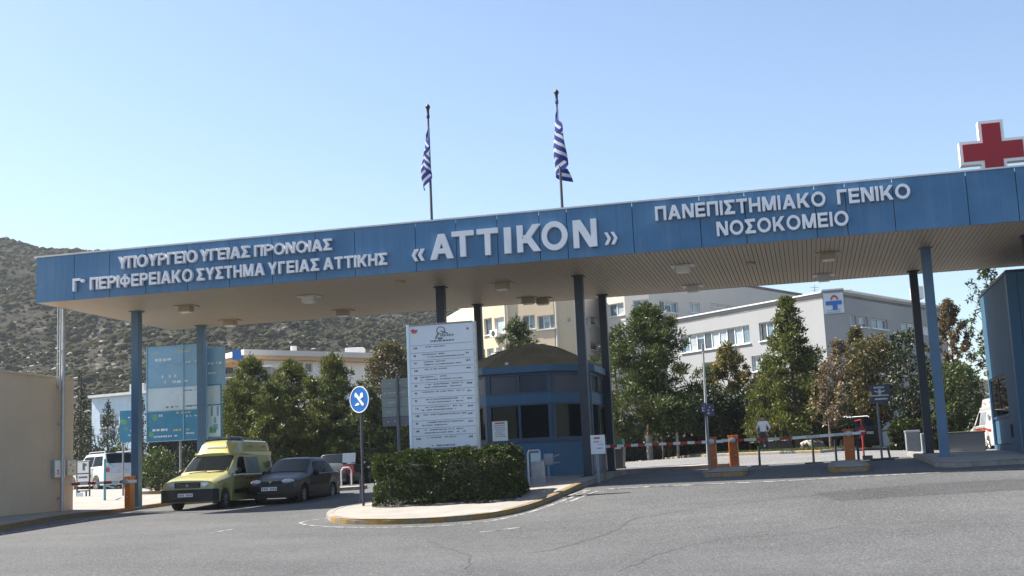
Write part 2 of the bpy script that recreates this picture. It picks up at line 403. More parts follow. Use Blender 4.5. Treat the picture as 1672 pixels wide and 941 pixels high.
def slab(name, poly, top, m, skirt=0, kind='structure'):
    bm = bmesh.new(); f = bm.faces.new([bm.verts.new((p[0], p[1], 0)) for p in poly])
    xs = [p[0] for p in poly]; ys = [p[1] for p in poly]
    for ax, lo, hi in ((0, min(xs), max(xs)), (1, min(ys), max(ys))):
        k = math.floor(lo) + 1
        while k < hi:
            n = Vector((1, 0, 0)) if ax == 0 else Vector((0, 1, 0))
            bmesh.ops.bisect_plane(bm, geom=bm.verts[:] + bm.edges[:] + bm.faces[:], plane_co=n * k, plane_no=n, dist=1e-5); k += 1
    V = np.array([v.co[:] for v in bm.verts]); Z = gz_np(V[:, 0], V[:, 1])
    for v, z in zip(bm.verts, Z): v.co.z = z + top
    bmesh.ops.recalc_face_normals(bm, faces=bm.faces)
    if bm.faces[:] and sum(f.normal.z for f in bm.faces) < 0: bmesh.ops.reverse_faces(bm, faces=bm.faces)
    if skirt:
        be = [e for e in bm.edges if e.is_boundary]
        r = bmesh.ops.extrude_edge_only(bm, edges=be)
        for g in r['geom']:
            if isinstance(g, bmesh.types.BMVert): g.co.z -= skirt
    me = bpy.data.meshes.new(name); bm.to_mesh(me); bm.free()
    return tag(link(name, me, m), kind=kind)
def dense(ps, step=.4):
    out = []
    for a, b in zip(ps[:-1], ps[1:]):
        n = max(1, int((Vector(b[:2]) - Vector(a[:2])).length / step))
        for k in range(n): out.append((a[0] + (b[0] - a[0]) * k / n, a[1] + (b[1] - a[1]) * k / n))
    return out + [tuple(ps[-1][:2])]
def smooth_line(ps, it=2):
    for _ in range(it):
        q = [ps[0]]
        for a, b in zip(ps[:-1], ps[1:]):
            q += [(a[0] * .75 + b[0] * .25, a[1] * .75 + b[1] * .25), (a[0] * .25 + b[0] * .75, a[1] * .25 + b[1] * .75)]
        ps = q + [ps[-1]]
    return ps
def normals2(ps):
    out = []
    for i in range(len(ps)):
        a, b = ps[max(0, i - 1)], ps[min(len(ps) - 1, i + 1)]
        d = Vector((b[0] - a[0], b[1] - a[1])).normalized(); out.append((-d.y, d.x))
    return out
def kerb(name, line, height, wid, mats, seg=0, jit=.006, side=1, pick=None):
    """raised kerb along a line; the inner side lies to the left of the line (side=1)"""
    ps = dense(line, .35); nn = normals2(ps); bm = bmesh.new(); rings = []
    L = 0
    for i, (p, n) in enumerate(zip(ps, nn)):
        z = gz(*p); j = lambda: rnd.uniform(-jit, jit)
        prof = [(0, -.15), (0 + j(), height - .03 + j()), (.035, height + j()), (wid, height + .004), (wid, -.1)]
        rings.append([bm.verts.new((p[0] + n[0] * o * side, p[1] + n[1] * o * side, z + h)) for o, h in prof])
    for i in range(len(rings) - 1):
        mi = (pick(i * .35) if pick else 0)
        for k in range(4):
            f = bm.faces.new((rings[i][k], rings[i + 1][k], rings[i + 1][k + 1], rings[i][k + 1])); f.material_index = mi
    bm.faces.new(rings[0]); bm.faces.new(rings[-1][::-1])
    bmesh.ops.recalc_face_normals(bm, faces=bm.faces)
    me = bpy.data.meshes.new(name); bm.to_mesh(me); bm.free()
    return tag(link(name, me, mats), kind='structure')
def strip(name, line, wid, m, h=.012):
    ps = dense(line, .5); nn = normals2(ps); mb = MB()
    mb.grid([[(p[0] + n[0] * o, p[1] + n[1] * o, gz(p[0] + n[0] * o, p[1] + n[1] * o) + h) for o in (-wid / 2, wid / 2)] for p, n in zip(ps, nn)])
    o = mb.build(name, m)
    return tag(o, kind='structure')
def G2(px, py): q = gp(px, py); return (q.x, q.y)

road_poly = [(-45, -50), (45, -50), (45, 52.5), (14, 52.5), (3.5, 55.5), (-12, 62), (-45, 72)]
slab('road', road_poly, .006, M['asphalt'])
# cross road behind the gate, its sunlight put into a paler asphalt colour
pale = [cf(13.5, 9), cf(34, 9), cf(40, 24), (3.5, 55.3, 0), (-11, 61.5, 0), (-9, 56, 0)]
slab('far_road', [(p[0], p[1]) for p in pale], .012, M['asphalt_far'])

# traffic island in the middle of the two lanes
isl = smooth_line([G2(533, 847), G2(545, 856), G2(600, 858), G2(700, 856), G2(800, 848), G2(870, 832), G2(940, 803), G2(985, 786), G2(1022, 775)], 2)
back = [cf(19.2, 8.6), cf(18.2, 9.4), cf(10.9, 9.3), cf(10.3, 8.6), cf(10.2, 3.0), Vector((*G2(690, 815), 0)), Vector((*G2(600, 829), 0)), Vector((*G2(556, 836), 0)), Vector((*G2(538, 842), 0))]
back = [(p[0], p[1]) for p in back]
isl_poly = isl + back + [isl[0]]
slab('traffic_island', isl_poly[:-1], .13, M['concrete'])
kl = isl + back + [isl[0]]
def pick_isl(d): return 1 if 1.3 < d < 9.2 or 13 < d < 14.6 else 0
kerb('traffic_island_kerb', kl, .135, .16, [M['kerb'], M['kerb_yellow']], pick=pick_isl)
ol = smooth_line([G2(600, 846 - 6), G2(505, 850), G2(482, 857), G2(560, 863), G2(700, 861), G2(800, 853), G2(880, 833), G2(965, 801)], 2)
strip('white_edge_line', ol[4:], .1, M['white_line'])
for a, b in (((905, 818), (958, 801)), ((925, 822), (975, 803))):
    strip('white_hatch_line', [G2(*a), G2(*b)], .1, M['white_line'])
strip('white_stop_line', [G2(985, 800), G2(1250, 787.5), G2(1480, 775), G2(1672, 766)], .12, M['white_line'])
strip('white_lane_line', [G2(0, 873), G2(130, 852), G2(250, 835), G2(300, 832)], .1, M['white_line'])
strip('white_dash_line', [G2(345, 871), G2(380, 865)], .12, M['white_line'])
strip('white_dash_line', [G2(785, 870), G2(850, 862)], .12, M['white_line'])

M['tar'] = mat('tar_seam', (0.052, 0.052, 0.053), .6, var=.3, scale=4)
M['patch'] = asphalt_mat('patched_asphalt', (.052, .053, .055), .2)
def wander(ps, amp, seed, it=4):
    r = random.Random(seed); ps = [Vector((*p, 0)) for p in ps]
    for k in range(it):
        q = [ps[0]]
        for a, b_ in zip(ps[:-1], ps[1:]):
            d = (b_ - a); n = Vector((-d.y, d.x, 0)); q += [(a + b_) / 2 + n * r.uniform(-amp, amp), b_]
        ps = q
    return [(p.x, p.y) for p in ps]
for k, (pl, wd) in enumerate((([G2(120, 905), G2(330, 880), G2(520, 872)], .025), ([G2(860, 905), G2(1040, 846), G2(1250, 818), G2(1500, 800)], .03), ([G2(1672, 842), G2(1400, 856), G2(1180, 880), G2(1010, 935)], .022),
                              ([G2(700, 880), G2(760, 905), G2(770, 938)], .02))):
    strip('road_crack', wander(pl, .09, k, 5), wd * .62, M['tar'], .011)
slab('road_patch', [G2(1330, 806), G2(1520, 790), G2(1672, 783), G2(1672, 800), G2(1540, 808), G2(1370, 818)], .009, M['patch'])
# left pavement
lk = smooth_line([G2(-260, 912), G2(-120, 889), G2(0, 867), G2(130, 845), G2(250, 827.5), G2(350, 821), G2(430, 812), G2(505, 805), G2(592, 800)], 1)
lback = [gY(600, 46), gY(470, 46), gY(330, 48), gY(262, 52), gY(200, 66), gY(60, 66)]
lpoly = lk + [(p.x, p.y) for p in lback] + [(-26, 60), (-28, 20)]
slab('left_pavement', lpoly, .12, M['concrete'])
kerb('left_pavement_kerb', lk + [(p.x, p.y) for p in lback[:4]], .125, .15, [M['kerb'], M['kerb_yellow']], pick=lambda d: 1 if d < 17 or d > 22 else 0)
# right pavement carrying the right-hand booth
rk = smooth_line([G2(1760, 757), G2(1672, 758), G2(1600, 762), G2(1550, 765), G2(1520, 762), G2(1490, 748), G2(1482, 744)], 1)
rpoly = rk + [(p[0], p[1]) for p in (cf(25.3, 9.5), cf(40, 9.5), cf(42, -3))]
slab('right_pavement', rpoly, .13, M['concrete'])
kerb('right_pavement_kerb', rk + [tuple(cf(25.3, 9.5)[:2]), tuple(cf(40, 9.5)[:2])], .135, .16, [M['kerb'], M['kerb_yellow2']], side=-1, pick=lambda d: 1 if 4.2 < d < 5.6 else 0)
# small barrier islands
def small_island(px0, px1, py, s_len, name='barrier_island'):
    a, b = gp(px0, py), gp(px1, py); s0, t0 = to_st(a); s1, t1 = to_st(b)
    t0 = (t0 + t1) / 2
    ps = [cf(s0, t0), cf(s1, t0), cf(s1 + .1, t0 + .4), cf(s1 - .05, t0 + s_len), cf(s0 + .05, t0 + s_len), cf(s0 - .1, t0 + .4)]
    ps = [(p[0], p[1]) for p in ps]
    slab(name, ps, .13, M['concrete'])
    kerb(name + '_kerb', ps + [ps[0]], .135, .14, [M['kerb'], M['kerb_yellow2']], pick=lambda d: 1 if d < 2 or d > 6.5 else 0)
    return t0
small_island(1153, 1213, 779, 3.4)
small_island(1359, 1417, 771, 3.4)
# far verge with painted kerb
fk = [G2(940, 756), G2(1021, 753), G2(1150, 747), G2(1340, 740.5), G2(1490, 734), G2(1640, 727)]
def pick_far(d): k = int(d / 1.0) % 5; return (0, 1, 0, 2, 1)[k]
kerb('far_verge_kerb', fk, .13, .16, [M['kerb'], M['kerb_yellow2'], M['kerb_black']], pick=pick_far, side=1)
vp = [(p[0] + .0, p[1] + .14) for p in fk] + [(45, 88), (-6, 88)]
verge = slab('verge', vp, .06, M['soil'])

# hills
def vnoise(X, Y, seed, sc):
    r = np.random.default_rng(seed); out = np.zeros_like(X)
    for o in range(5):
        f = 2 ** o / sc; a = .55 ** o
        for _ in range(4):
            th = r.uniform(0, 2 * np.pi); ph = r.uniform(0, 2 * np.pi)
            out += a * np.sin(f * 6.28 * (X * np.cos(th) + Y * np.sin(th)) + ph + 1.5 * np.sin(f * 3.1 * (X * np.sin(th) - Y * np.cos(th)) + ph * 2)) / 4
    return out
RX = np.array([-420, -300, -230, -185, -170, -120, -80, -40, -20, 20, 80, 200, 420.])
RZ = np.array([60, 88, 100, 93, 89, 86, 80, 68, 60, 50, 36, 22, 15.])
def hill_z(X, Y):
    r = np.interp(X * 450 / np.maximum(Y, 150), RX, RZ)
    t = np.clip((Y - 150) / 300, 0, 1); up = t ** 1.15
    dn = np.clip((Y - 450) / 200, 0, 1)
    z = r * up * (1 - .35 * dn ** 1.5) + vnoise(X, Y, 3, 130.) * 5.5 * np.clip(t * 3, 0, 1) * np.clip((450 - Y) / 60, .25, 1)
    return z + 1.5
m, t, b = nodes('scrub_hill')
co = N(t, 'ShaderNodeTexCoord').outputs['Object']
c1 = mixc(t, ramp(t, noise(t, .05, 6, .65, co), .4, .6), (.066, .06, .048), (.042, .04, .028))
rock = ramp(t, noise(t, .16, 8, .75, co), .54, .62)
sx_ = N(t, 'ShaderNodeSeparateXYZ'); t.links.new(co, sx_.inputs[0]); low = N(t, 'ShaderNodeMath', operation='MULTIPLY'); t.links.new(rock, low.inputs[0]); t.links.new(ramp(t, sx_.outputs[2], 62, 25), low.inputs[1])
c1 = mixc(t, low.outputs[0], c1, (.2, .18, .16))
c1 = mixc(t, ramp(t, noise(t, .45, 5, .7, co), .52, .62), c1, (.026, .028, .014))
t.links.new(c1, b.inputs['Base Color']); b.inputs['Roughness'].default_value = 1; b.inputs['Specular IOR Level'].default_value = .05
bump(t, b, noise(t, .3, 8, .7, co), 1., 2.5)
M['hill'] = m
grid_mesh('hills', np.linspace(-420, 420, 260), np.linspace(150, 650, 150), hill_z, M['hill'])

# ------------------------------------------------------------------ vegetation helpers
def mesh_np(name, V, F, mats, parent=None, loc=None, rz=0):
    me = bpy.data.meshes.new(name)
    nf, k = F.shape
    me.vertices.add(len(V)); me.vertices.foreach_set('co', V.astype(np.float32).ravel())
    me.loops.add(nf * k); me.loops.foreach_set('vertex_index', F.astype(np.int32).ravel())
    me.polygons.add(nf); me.polygons.foreach_set('loop_start', np.arange(0, nf * k, k, dtype=np.int32))
    me.update(calc_edges=True); me.validate()
    return link(name, me, mats, parent, loc, rz)
def leaves(C, size, aspect=.5, outward=None, up=.3, spread=.8, seed=0):
    """one folded leaf (two triangles' quad) per centre"""
    r = np.random.default_rng(seed); n = len(C)
    d = r.normal(size=(n, 3)) * spread
    if outward is not None: d += outward
    d[:, 2] += up; d /= np.linalg.norm(d, axis=1)[:, None] + 1e-9
    q = r.normal(size=(n, 3)); s = np.cross(d, q); s /= np.linalg.norm(s, axis=1)[:, None] + 1e-9
    nrm = np.cross(s, d)
    sz = size * r.uniform(.6, 1.4, n)[:, None]; wd = sz * aspect
    V = np.stack([C - d * sz * .5, C + s * wd * .5 + nrm * wd * .12, C + d * sz * .5, C - s * wd * .5 + nrm * wd * .12], 1).reshape(-1, 3)
    return V, np.arange(4 * n).reshape(n, 4)
def clump_leaves(cl, n_per, size, aspect, seed, up=.3, spread=.8, shell=.55):
    r = np.random.default_rng(seed); Cs, Os = [], []
    for (c, rad) in cl:
        n = max(14, int(n_per * 3.4 * (np.prod(rad)) ** .66 / .15))
        v = r.normal(size=(n, 3)); v /= np.linalg.norm(v, axis=1)[:, None]
        k = (shell + (1 - shell) * r.random(n) ** .7)[:, None] * (1 + .18 * r.normal(size=(n, 1)))
        Cs.append(np.array(c) + v * k * np.array(rad)); Os.append(v)
    return leaves(np.concatenate(Cs), size, aspect, np.concatenate(Os), up, spread, seed + 1)
def trunk(mb, h, r0, r1, lean=0, seed=0, limbs=6, spread=1., z0=.35):
    r = random.Random(seed); p = Vector((0, 0, -.3)); segs = 7
    pts_ = [p]
    for k in range(1, segs + 1):
        f = k / segs
        pts_.append(Vector((lean * f * f + r.uniform(-.05, .05) * h * .15, r.uniform(-.05, .05) * h * .15, h * f)))
    for k in range(segs):
        mb.tube(pts_[k], pts_[k + 1], r0 + (r1 - r0) * k / segs, r0 + (r1 - r0) * (k + 1) / segs, 9)
    for i in range(limbs):
        f = z0 + (1 - z0) * i / max(1, limbs - 1) * .9; k = min(segs - 1, int(f * segs)); b0 = pts_[k].lerp(pts_[k + 1], f * segs - k)
        a = i * 2.4 + r.uniform(-.4, .4); L = spread * (1.05 - f * .7) * r.uniform(.7, 1.1)
        e = b0 + Vector((math.cos(a) * L, math.sin(a) * L, L * r.uniform(.2, .55)))
        mid = b0.lerp(e, .5) + Vector((0, 0, -.06 * L))
        mb.tube(b0, mid, r1 * 1.6, r1 * 1.1, 6); mb.tube(mid, e, r1 * 1.1, r1 * .4, 6)
    return pts_
TREES = {}
def make_tree(name, label, cat, loc, kind, h, wd, seed, leaf, base=.2, group='trees of the hospital grounds', wash=False, dens=1., lsize=None, lean=0, rz=0):
    root = thing(name, label, cat, loc, rz, group)
    r = random.Random(seed); cl = []
    if kind == 'pine':           # broad irregular crown of separate needle pads
        n = int(58 * max(1, wd * h / 30))
        for i in range(n):
            f = (i + r.random()) / n; z = h * (base + (1 - base) * f)
            rr = wd / 2 * (math.sin(math.pi * min(1, (.22 + .78 * f))) ** .7) * (1.05 - .35 * f)
            a = i * 2.399 + r.uniform(-.5, .5); q = rr * r.uniform(.3, 1.12) * (.9 if f < .9 else .35)
            s = r.uniform(.45, 1.1) * wd * .115
            cl.append(((math.cos(a) * q + lean * f, math.sin(a) * q, z), (s * 1.3, s * 1.3, s * .7)))
        for i in range(6):
            cl.append(((r.uniform(-.2, .2) * wd, r.uniform(-.2, .2) * wd, h * r.uniform(base + .1, .75)), (wd * .13, wd * .13, wd * .15)))
        for i in range(34):      # stray shoots that break the outline
            f = r.uniform(.3, 1.0); z = h * (base + (1 - base) * f); a = r.uniform(0, 6.28)
            rr = wd / 2 * (math.sin(math.pi * min(1, (.22 + .78 * f))) ** .7) * (1.05 - .35 * f) * r.uniform(1.05, 1.35); s = wd * r.uniform(.03, .055)
            cl.append(((math.cos(a) * rr + lean * f, math.sin(a) * rr, z + .03 * h), (s * 1.2, s * 1.2, s * 1.1)))
        for k in range(6): cl.append(((lean + r.uniform(-.1, .1) * wd * (1 - k / 6), r.uniform(-.05, .05) * wd, h * (.93 + .022 * k)), (wd * .045 * (1.3 - k / 6), wd * .045 * (1.3 - k / 6), wd * .06)))
        V, F = clump_leaves(cl, 42 * dens, lsize or .19, .26, seed, .6, .7, .15)
    elif kind == 'cone':         # spire with sprays drooping from tiers
        n = int(70 * max(1, wd * h / 25))
        for i in range(n):
            f = (i + r.random() * .8) / n; z = h * (base + (1 - base) * f)
            rr = wd / 2 * (1 - f) ** .78 * r.uniform(.72, 1.14) + .06
            a = i * 2.399 + r.uniform(-.4, .4); s = wd * .09 * (1.15 - .75 * f) * r.uniform(.8, 1.3)
            for q in (1.0, .55):
                cl.append(((math.cos(a) * rr * q + lean * f, math.sin(a) * rr * q, z + .08 * rr), (s * 1.3, s * 1.3, s * .9)))
        V, F = clump_leaves(cl, 34 * dens, lsize or .17, .36, seed, .55, .6, .25)
    elif kind == 'column':       # cypress / dense column
        n = int(40 * max(1, h / 4))
        for i in range(n):
            f = (i + r.random()) / n; z = h * (base + (1 - base) * f)
            rr = wd / 2 * (min(1, (.35 + f * 2.2)) * (1 - f ** 2.2)) * .75; a = i * 2.399; s = wd * .2 * r.uniform(.8, 1.2) * (1.1 - .6 * f)
            cl.append(((math.cos(a) * rr, math.sin(a) * rr, z), (s, s, s * 1.5)))
        V, F = clump_leaves(cl, 50 * dens, lsize or .13, .35, seed, .9, .6, .5)
    elif kind == 'round':        # broadleaf ball of many clumps
        n = int(30 * max(1, wd * h / 16))
        for i in range(n):
            z_ = 1 - 2 * (i + .5) / n; q = math.sqrt(1 - z_ * z_) * r.uniform(.6, 1); a = i * 2.399; s = wd * .15 * r.uniform(.7, 1.25)
            hh = h * (1 - base) / 2
            cl.append(((math.cos(a) * q * (wd / 2 - s * .6) + lean, math.sin(a) * q * (wd / 2 - s * .6), h * base + hh + z_ * (hh - s * .6)), (s, s, s * .85)))
        V, F = clump_leaves(cl, 42 * dens, lsize or .16, .55, seed, .1, .9, .5)
    else:                        # 'sparse': thin autumn crown on fine twigs
        n = int(46 * max(1, wd * h / 12))
        for i in range(n):
            f = (i + r.random()) / n; z = h * (base + (1 - base) * f); a = i * 2.399 + r.uniform(-.6, .6)
            rr = wd / 2 * math.sin(math.pi * (.16 + .8 * f)) * r.uniform(.25, 1.05); s = wd * .085 * r.uniform(.7, 1.3)
            cl.append(((math.cos(a) * rr + lean * f, math.sin(a) * rr, z), (s, s, s * 1.1)))
        V, F = clump_leaves(cl, 30 * dens, lsize or .15, .5, seed, .1, 1., .2)
    mesh_np('crown', V, F, leaf, root)
    mb = MB(); r0 = max(.06, h * .019)
    tp = trunk(mb, h * (.95 if kind in ('cone', 'column') else .8), r0, r0 * .22, lean, seed, 16 if kind == 'sparse' else 9, wd * .42, max(base, .15))
    if kind == 'sparse':
        for (c, s) in cl[::2]:
            e = Vector(c); b0 = Vector((lean * .3, 0, max(h * base * .8, e.z - .28 * wd - .2))); mb.tube(b0.lerp(e, .25), e + Vector((0, 0, .1)), .022, .007, 5)
    mb.build('trunk', M['bark'], root, smooth=60)
    if wash:
        MB().lathe([(r0 * 1.12, -.2), (r0 * 1.08, .5), (r0 * 1.03, 1.15)], n=10).build('lit_whitewash_band', M['lit_limewash'], root, smooth=60)
    return root
LF = {}
LF['pine'] = leaf_mat('pine_needles', (.02, .034, .01), (.085, .105, .024), .22)
LF['pine_light'] = leaf_mat('light_pine_needles', (.036, .05, .012), (.12, .135, .028), .26, (.12, .115, .028))
LF['cypress'] = leaf_mat('cypress_scales', (.013, .024, .01), (.03, .044, .016), .12)
LF['green'] = leaf_mat('broad_leaves', (.03, .05, .013), (.075, .1, .025), .22)
LF['dark'] = leaf_mat('dark_broad_leaves', (.013, .023, .008), (.034, .048, .014), .12)
LF['olive'] = leaf_mat('yellowing_leaves', (.095, .075, .018), (.18, .135, .035), .28, (.08, .085, .025))
LF['brown'] = leaf_mat('dry_brown_leaves', (.1, .07, .04), (.23, .17, .11), .22)
LF['mixed'] = leaf_mat('mottled_autumn_leaves', (.04, .045, .016), (.13, .105, .042), .22, (.15, .105, .05))
LF['rust'] = leaf_mat('rusty_leaves', (.085, .055, .03), (.17, .12, .065), .25)
LF['hedge'] = leaf_mat('hedge_leaves', (.016, .028, .008), (.075, .098, .022), .18)
LF['grass'] = leaf_mat('grass_blades', (.05, .07, .018), (.1, .115, .035), .22)
def hedge_mesh(parent, L, D, H, n, size, seed, leaf, wobble=.08, z0=0., gfun=None, rounded=True):
    r = np.random.default_rng(seed)
    f = r.random((n, 3)) * 2 - 1                          # points close to the skin of a rounded box
    ax = r.choice(3, n, p=[.18, .42, .40]); sg = np.where(r.random(n) < .5, -1, 1)
    f[np.arange(n), ax] = sg * (1 - np.abs(r.normal(0, .07, n)))
    f[:, 2] = np.where((ax == 2), np.abs(f[:, 2]), f[:, 2])
    if rounded:
        k = np.maximum(1, (np.abs(f[:, 0]) ** 6 + np.abs(f[:, 1]) ** 3.5 + np.abs(np.maximum(f[:, 2], 0)) ** 5) ** (1 / 4.6)); f /= k[:, None]
    C = np.stack([f[:, 0] * L / 2, f[:, 1] * D / 2, (f[:, 2] + 1) / 2 * H + z0], 1)
    wv = vnoise(C[:, 0] + seed, C[:, 2] * 1.3 + C[:, 1] * .7, seed, 1.1)[:, None]
    C += np.stack([f[:, 0] * .5, f[:, 1], f[:, 2]], 1) * wv * wobble
    if gfun is not None: C[:, 2] += gfun(C[:, 0], C[:, 1])
    V, F = leaves(C, size, .55, f, .25, .75, seed)
    return mesh_np('foliage', V, F, leaf, parent)

# ------------------------------------------------------------------ the entrance canopy
canopy = thing('gate_canopy', 'long blue flat-roofed entrance canopy with raised white Greek lettering', 'entrance gate', O, -CA)
def sz(px, py): return on_plane_t(px, py, 0.)
CLEN = 29.6
CD = 7.943
mb = MB(); s = 0
edges = [0, 1.25]
while edges[-1] < CLEN - 1.6: edges.append(edges[-1] + rnd.choice((.75, 1.15, 1.15, 1.3, 1.75)))
edges.append(CLEN)
for a, b_ in zip(edges[:-1], edges[1:]):
    for (y0) in (0, CD):
        mb.box(((a + b_) / 2, y0, ZS + FH / 2), (b_ - a - .016, .05, FH), bev=.006)
for k in range(5):
    for x0 in (0, CLEN):
        mb.box((x0, CD * (k + .5) / 5, ZS + FH / 2), (.05, CD / 5 - .06, FH), bev=.006)
mb.build('fascia', M['fascia'], canopy)
MB().box((CLEN / 2, CD / 2, ZS + .75), (CLEN - .07, CD - .07, 1.0)).build('roof', M['dark'], canopy)
mb = MB()
for y0 in (-.005, CD + .005): mb.box((CLEN / 2, y0, ZS + FH + .02), (CLEN + .12, .12, .04))
for x0 in (-.0, CLEN): mb.box((x0, CD / 2, ZS + FH + .019), (.12, CD - .13, .036))
mb.build('edge_cap', M['cap'], canopy)
mb = MB(); x = .03
while x < CLEN - .15:
    mb.box((x + .0575, CD / 2, ZS + .02), (.107, CD - .06, .03), bev=.003); x += .118
mb.build('soffit', M['soffit'], canopy)
def column(s, t, wd, m, zb):
    mb = MB(); mb.box((s, t, (zb + ZS + .01) / 2), (wd, wd, ZS + .01 - zb), bev=.012)
    mb.box((s, t, zb + .02), (wd + .16, wd + .16, .05), bev=.01); mb.box((s, t, ZS - .012), (wd + .1, wd + .1, .03))
    return mb.build('column', m, canopy)
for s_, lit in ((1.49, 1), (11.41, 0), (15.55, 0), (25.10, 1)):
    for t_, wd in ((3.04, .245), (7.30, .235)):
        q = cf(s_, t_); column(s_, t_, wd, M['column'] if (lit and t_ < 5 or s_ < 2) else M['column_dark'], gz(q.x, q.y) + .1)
q = cf(27.6, 2.3); column(27.6, 2.3, .3, M['column_dark'], gz(q.x, q.y) + .1)

# capital letters as bars and arcs: ('l', x0,z0,x1,z1) stroke centre lines, ('p', polygon), ('a', cx,cz,rx,rz,a0,a1) arcs; unit height
def glyph(ch, t):
    h = t / 2; W_ = {'Υ': .84, 'Π': .8, 'Ο': .98, 'Ρ': .76, 'Γ': .64, 'Ε': .7, 'Ι': t, 'Α': .92, 'Σ': .74, 'Ν': .82, 'Φ': .98, 'Κ': .84, 'Τ': .76, 'Η': .8, 'Μ': .96, '«': .62, '»': .62}[ch]
    def bar(x0, z0, x1, z1): return [(x0, z0), (x1, z0), (x1, z1), (x0, z1)]
    def dia(x0, x1, z0, z1, hw): return [(x0 - hw, z0), (x0 + hw, z0), (x1 + hw, z1), (x1 - hw, z1)]
    def arc(cx, cz, rx, rz, a0, a1, n=22):
        out = []
        for k in range(n):
            b0, b1 = R(a0 + (a1 - a0) * k / n), R(a0 + (a1 - a0) * (k + 1) / n)
            out.append([(cx + math.cos(b0) * rx, cz + math.sin(b0) * rz), (cx + math.cos(b1) * rx, cz + math.sin(b1) * rz), (cx + math.cos(b1) * (rx - t), cz + math.sin(b1) * (rz - t)), (cx + math.cos(b0) * (rx - t), cz + math.sin(b0) * (rz - t))])
        return out
    w_ = W_; d = t * .62
    L = {'Ι': [bar(0, 0, t, 1)], 'Γ': [bar(0, 0, t, 1), bar(t, 1 - t, w_, 1)], 'Π': [bar(0, 0, t, 1), bar(w_ - t, 0, w_, 1), bar(t, 1 - t, w_ - t, 1)],
         'Η': [bar(0, 0, t, 1), bar(w_ - t, 0, w_, 1), bar(t, .5 - h, w_ - t, .5 + h)], 'Ε': [bar(0, 0, t, 1), bar(t, 0, w_, t), bar(t, 1 - t, w_, 1), bar(t, .5 - h, w_ * .94, .5 + h)],
         'Τ': [bar(w_ / 2 - h, 0, w_ / 2 + h, 1 - t), bar(0, 1 - t, w_, 1)], 'Α': [dia(d, w_ / 2, 0, 1, d), dia(w_ - d, w_ / 2, 0, 1, d), bar(w_ * .24, .22, w_ * .76, .22 + t)],
         'Υ': [bar(w_ / 2 - h, 0, w_ / 2 + h, .45), dia(w_ / 2, d, .4, 1, d), dia(w_ / 2, w_ - d, .4, 1, d)], 'Ν': [bar(0, 0, t, 1), bar(w_ - t, 0, w_, 1), dia(w_ - d * 1.1, d * 1.1, 0, 1, d * 1.1)],
         'Μ': [bar(0, 0, t, 1), bar(w_ - t, 0, w_, 1), dia(w_ / 2, d * 1.05, 0.02, 1, d * 1.0), dia(w_ / 2, w_ - d * 1.05, 0.02, 1, d * 1.0)],
         'Κ': [bar(0, 0, t, 1), dia(t + .02, w_ - d * 1.1, .33, 1, d * 1.05), dia(w_ - d * 1.1, w_ * .38, 0, .62, d * 1.1)],
         'Σ': [bar(0, 1 - t, w_, 1), bar(0, 0, w_, t), dia(d * 1.2, w_ * .52, t * .6, .5, d * 1.15), dia(w_ * .52, d * 1.2, .5, 1 - t * .6, d * 1.15)],
         'Ο': arc(w_ / 2, .5, w_ / 2, .515, 0, 360, 40), 'Φ': arc(w_ / 2, .5, w_ / 2, .36, 0, 360, 36) + [bar(w_ / 2 - h, -.02, w_ / 2 + h, 1.02)],
         'Ρ': [bar(0, 0, t, 1), bar(t, 1 - t, w_ * .55, 1), bar(t, .4, w_ * .55, .4 + t)] + arc(w_ * .55, .7, w_ * .45, .3, -90, 90),
         '«': [dia(.05 + k, .2 + k, .5, 0, .075) for k in (0, .3)] + [dia(.05 + k, .2 + k, .5, 1, .075) for k in (0, .3)],
         '»': [dia(.25 + k, .1 + k, .5, 0, .075) for k in (0, .3)] + [dia(.25 + k, .1 + k, .5, 1, .075) for k in (0, .3)]}[ch]
    return L, w_
def letters_mesh(body, name, m, parent, s0, s1, z0, z1, t=.19, gap=.13, y=-.15, dep=.11):
    tot = sum(glyph(c, t)[1] for c in body) + gap * (len(body) - 1); kx = (s1 - s0) / tot; kz = z1 - z0
    mb = MB(); x = 0
    for c in body:
        polys, w_ = glyph(c, t)
        big = len(polys) > 20
        for i, p in enumerate(polys):
            off = 0 if big and i < len(polys) - 1 else .0022 * (i % 5 + 1)
            q = [(s0 + (x + a) * kx, z0 + b_ * kz) for a, b_ in p]
            mb.prism(q, dep, o=y - off)
        x += w_ + gap
    bmesh.ops.remove_doubles(mb.bm, verts=mb.bm.verts, dist=1e-4)
    return mb.build(name, m, parent)
def word(body, x0, x1, ytl, ybl, ytr, ybr, name='letters', bold=.19):
    a = sz(x0, ybl); b_ = sz(x1, ybr); c = sz(x0, ytl); d = sz(x1, ytr)
    z0 = (a[1] + b_[1]) / 2; z1 = (c[1] + d[1]) / 2
    letters_mesh(body, name, M['letter'], canopy, a[0], b_[0], z0, z1, t=bold)
def lerp2(x, xa, ya, xb, yb): return ya + (yb - ya) * (x - xa) / (xb - xa)
for body, x0, x1 in (('ΥΠΟΥΡΓΕΙΟ', 197, 325), ('ΥΓΕΙΑΣ', 330, 410.5), ('ΠΡΟΝΟΙΑΣ', 418.5, 544.5)):
    T = lambda x: lerp2(x, 197, 420.5, 544.5, 391); B = lambda x: lerp2(x, 197, 440.5, 544.5, 409.5)
    word(body, x0, x1, T(x0), B(x0), T(x1), B(x1), 'ministry_letters')
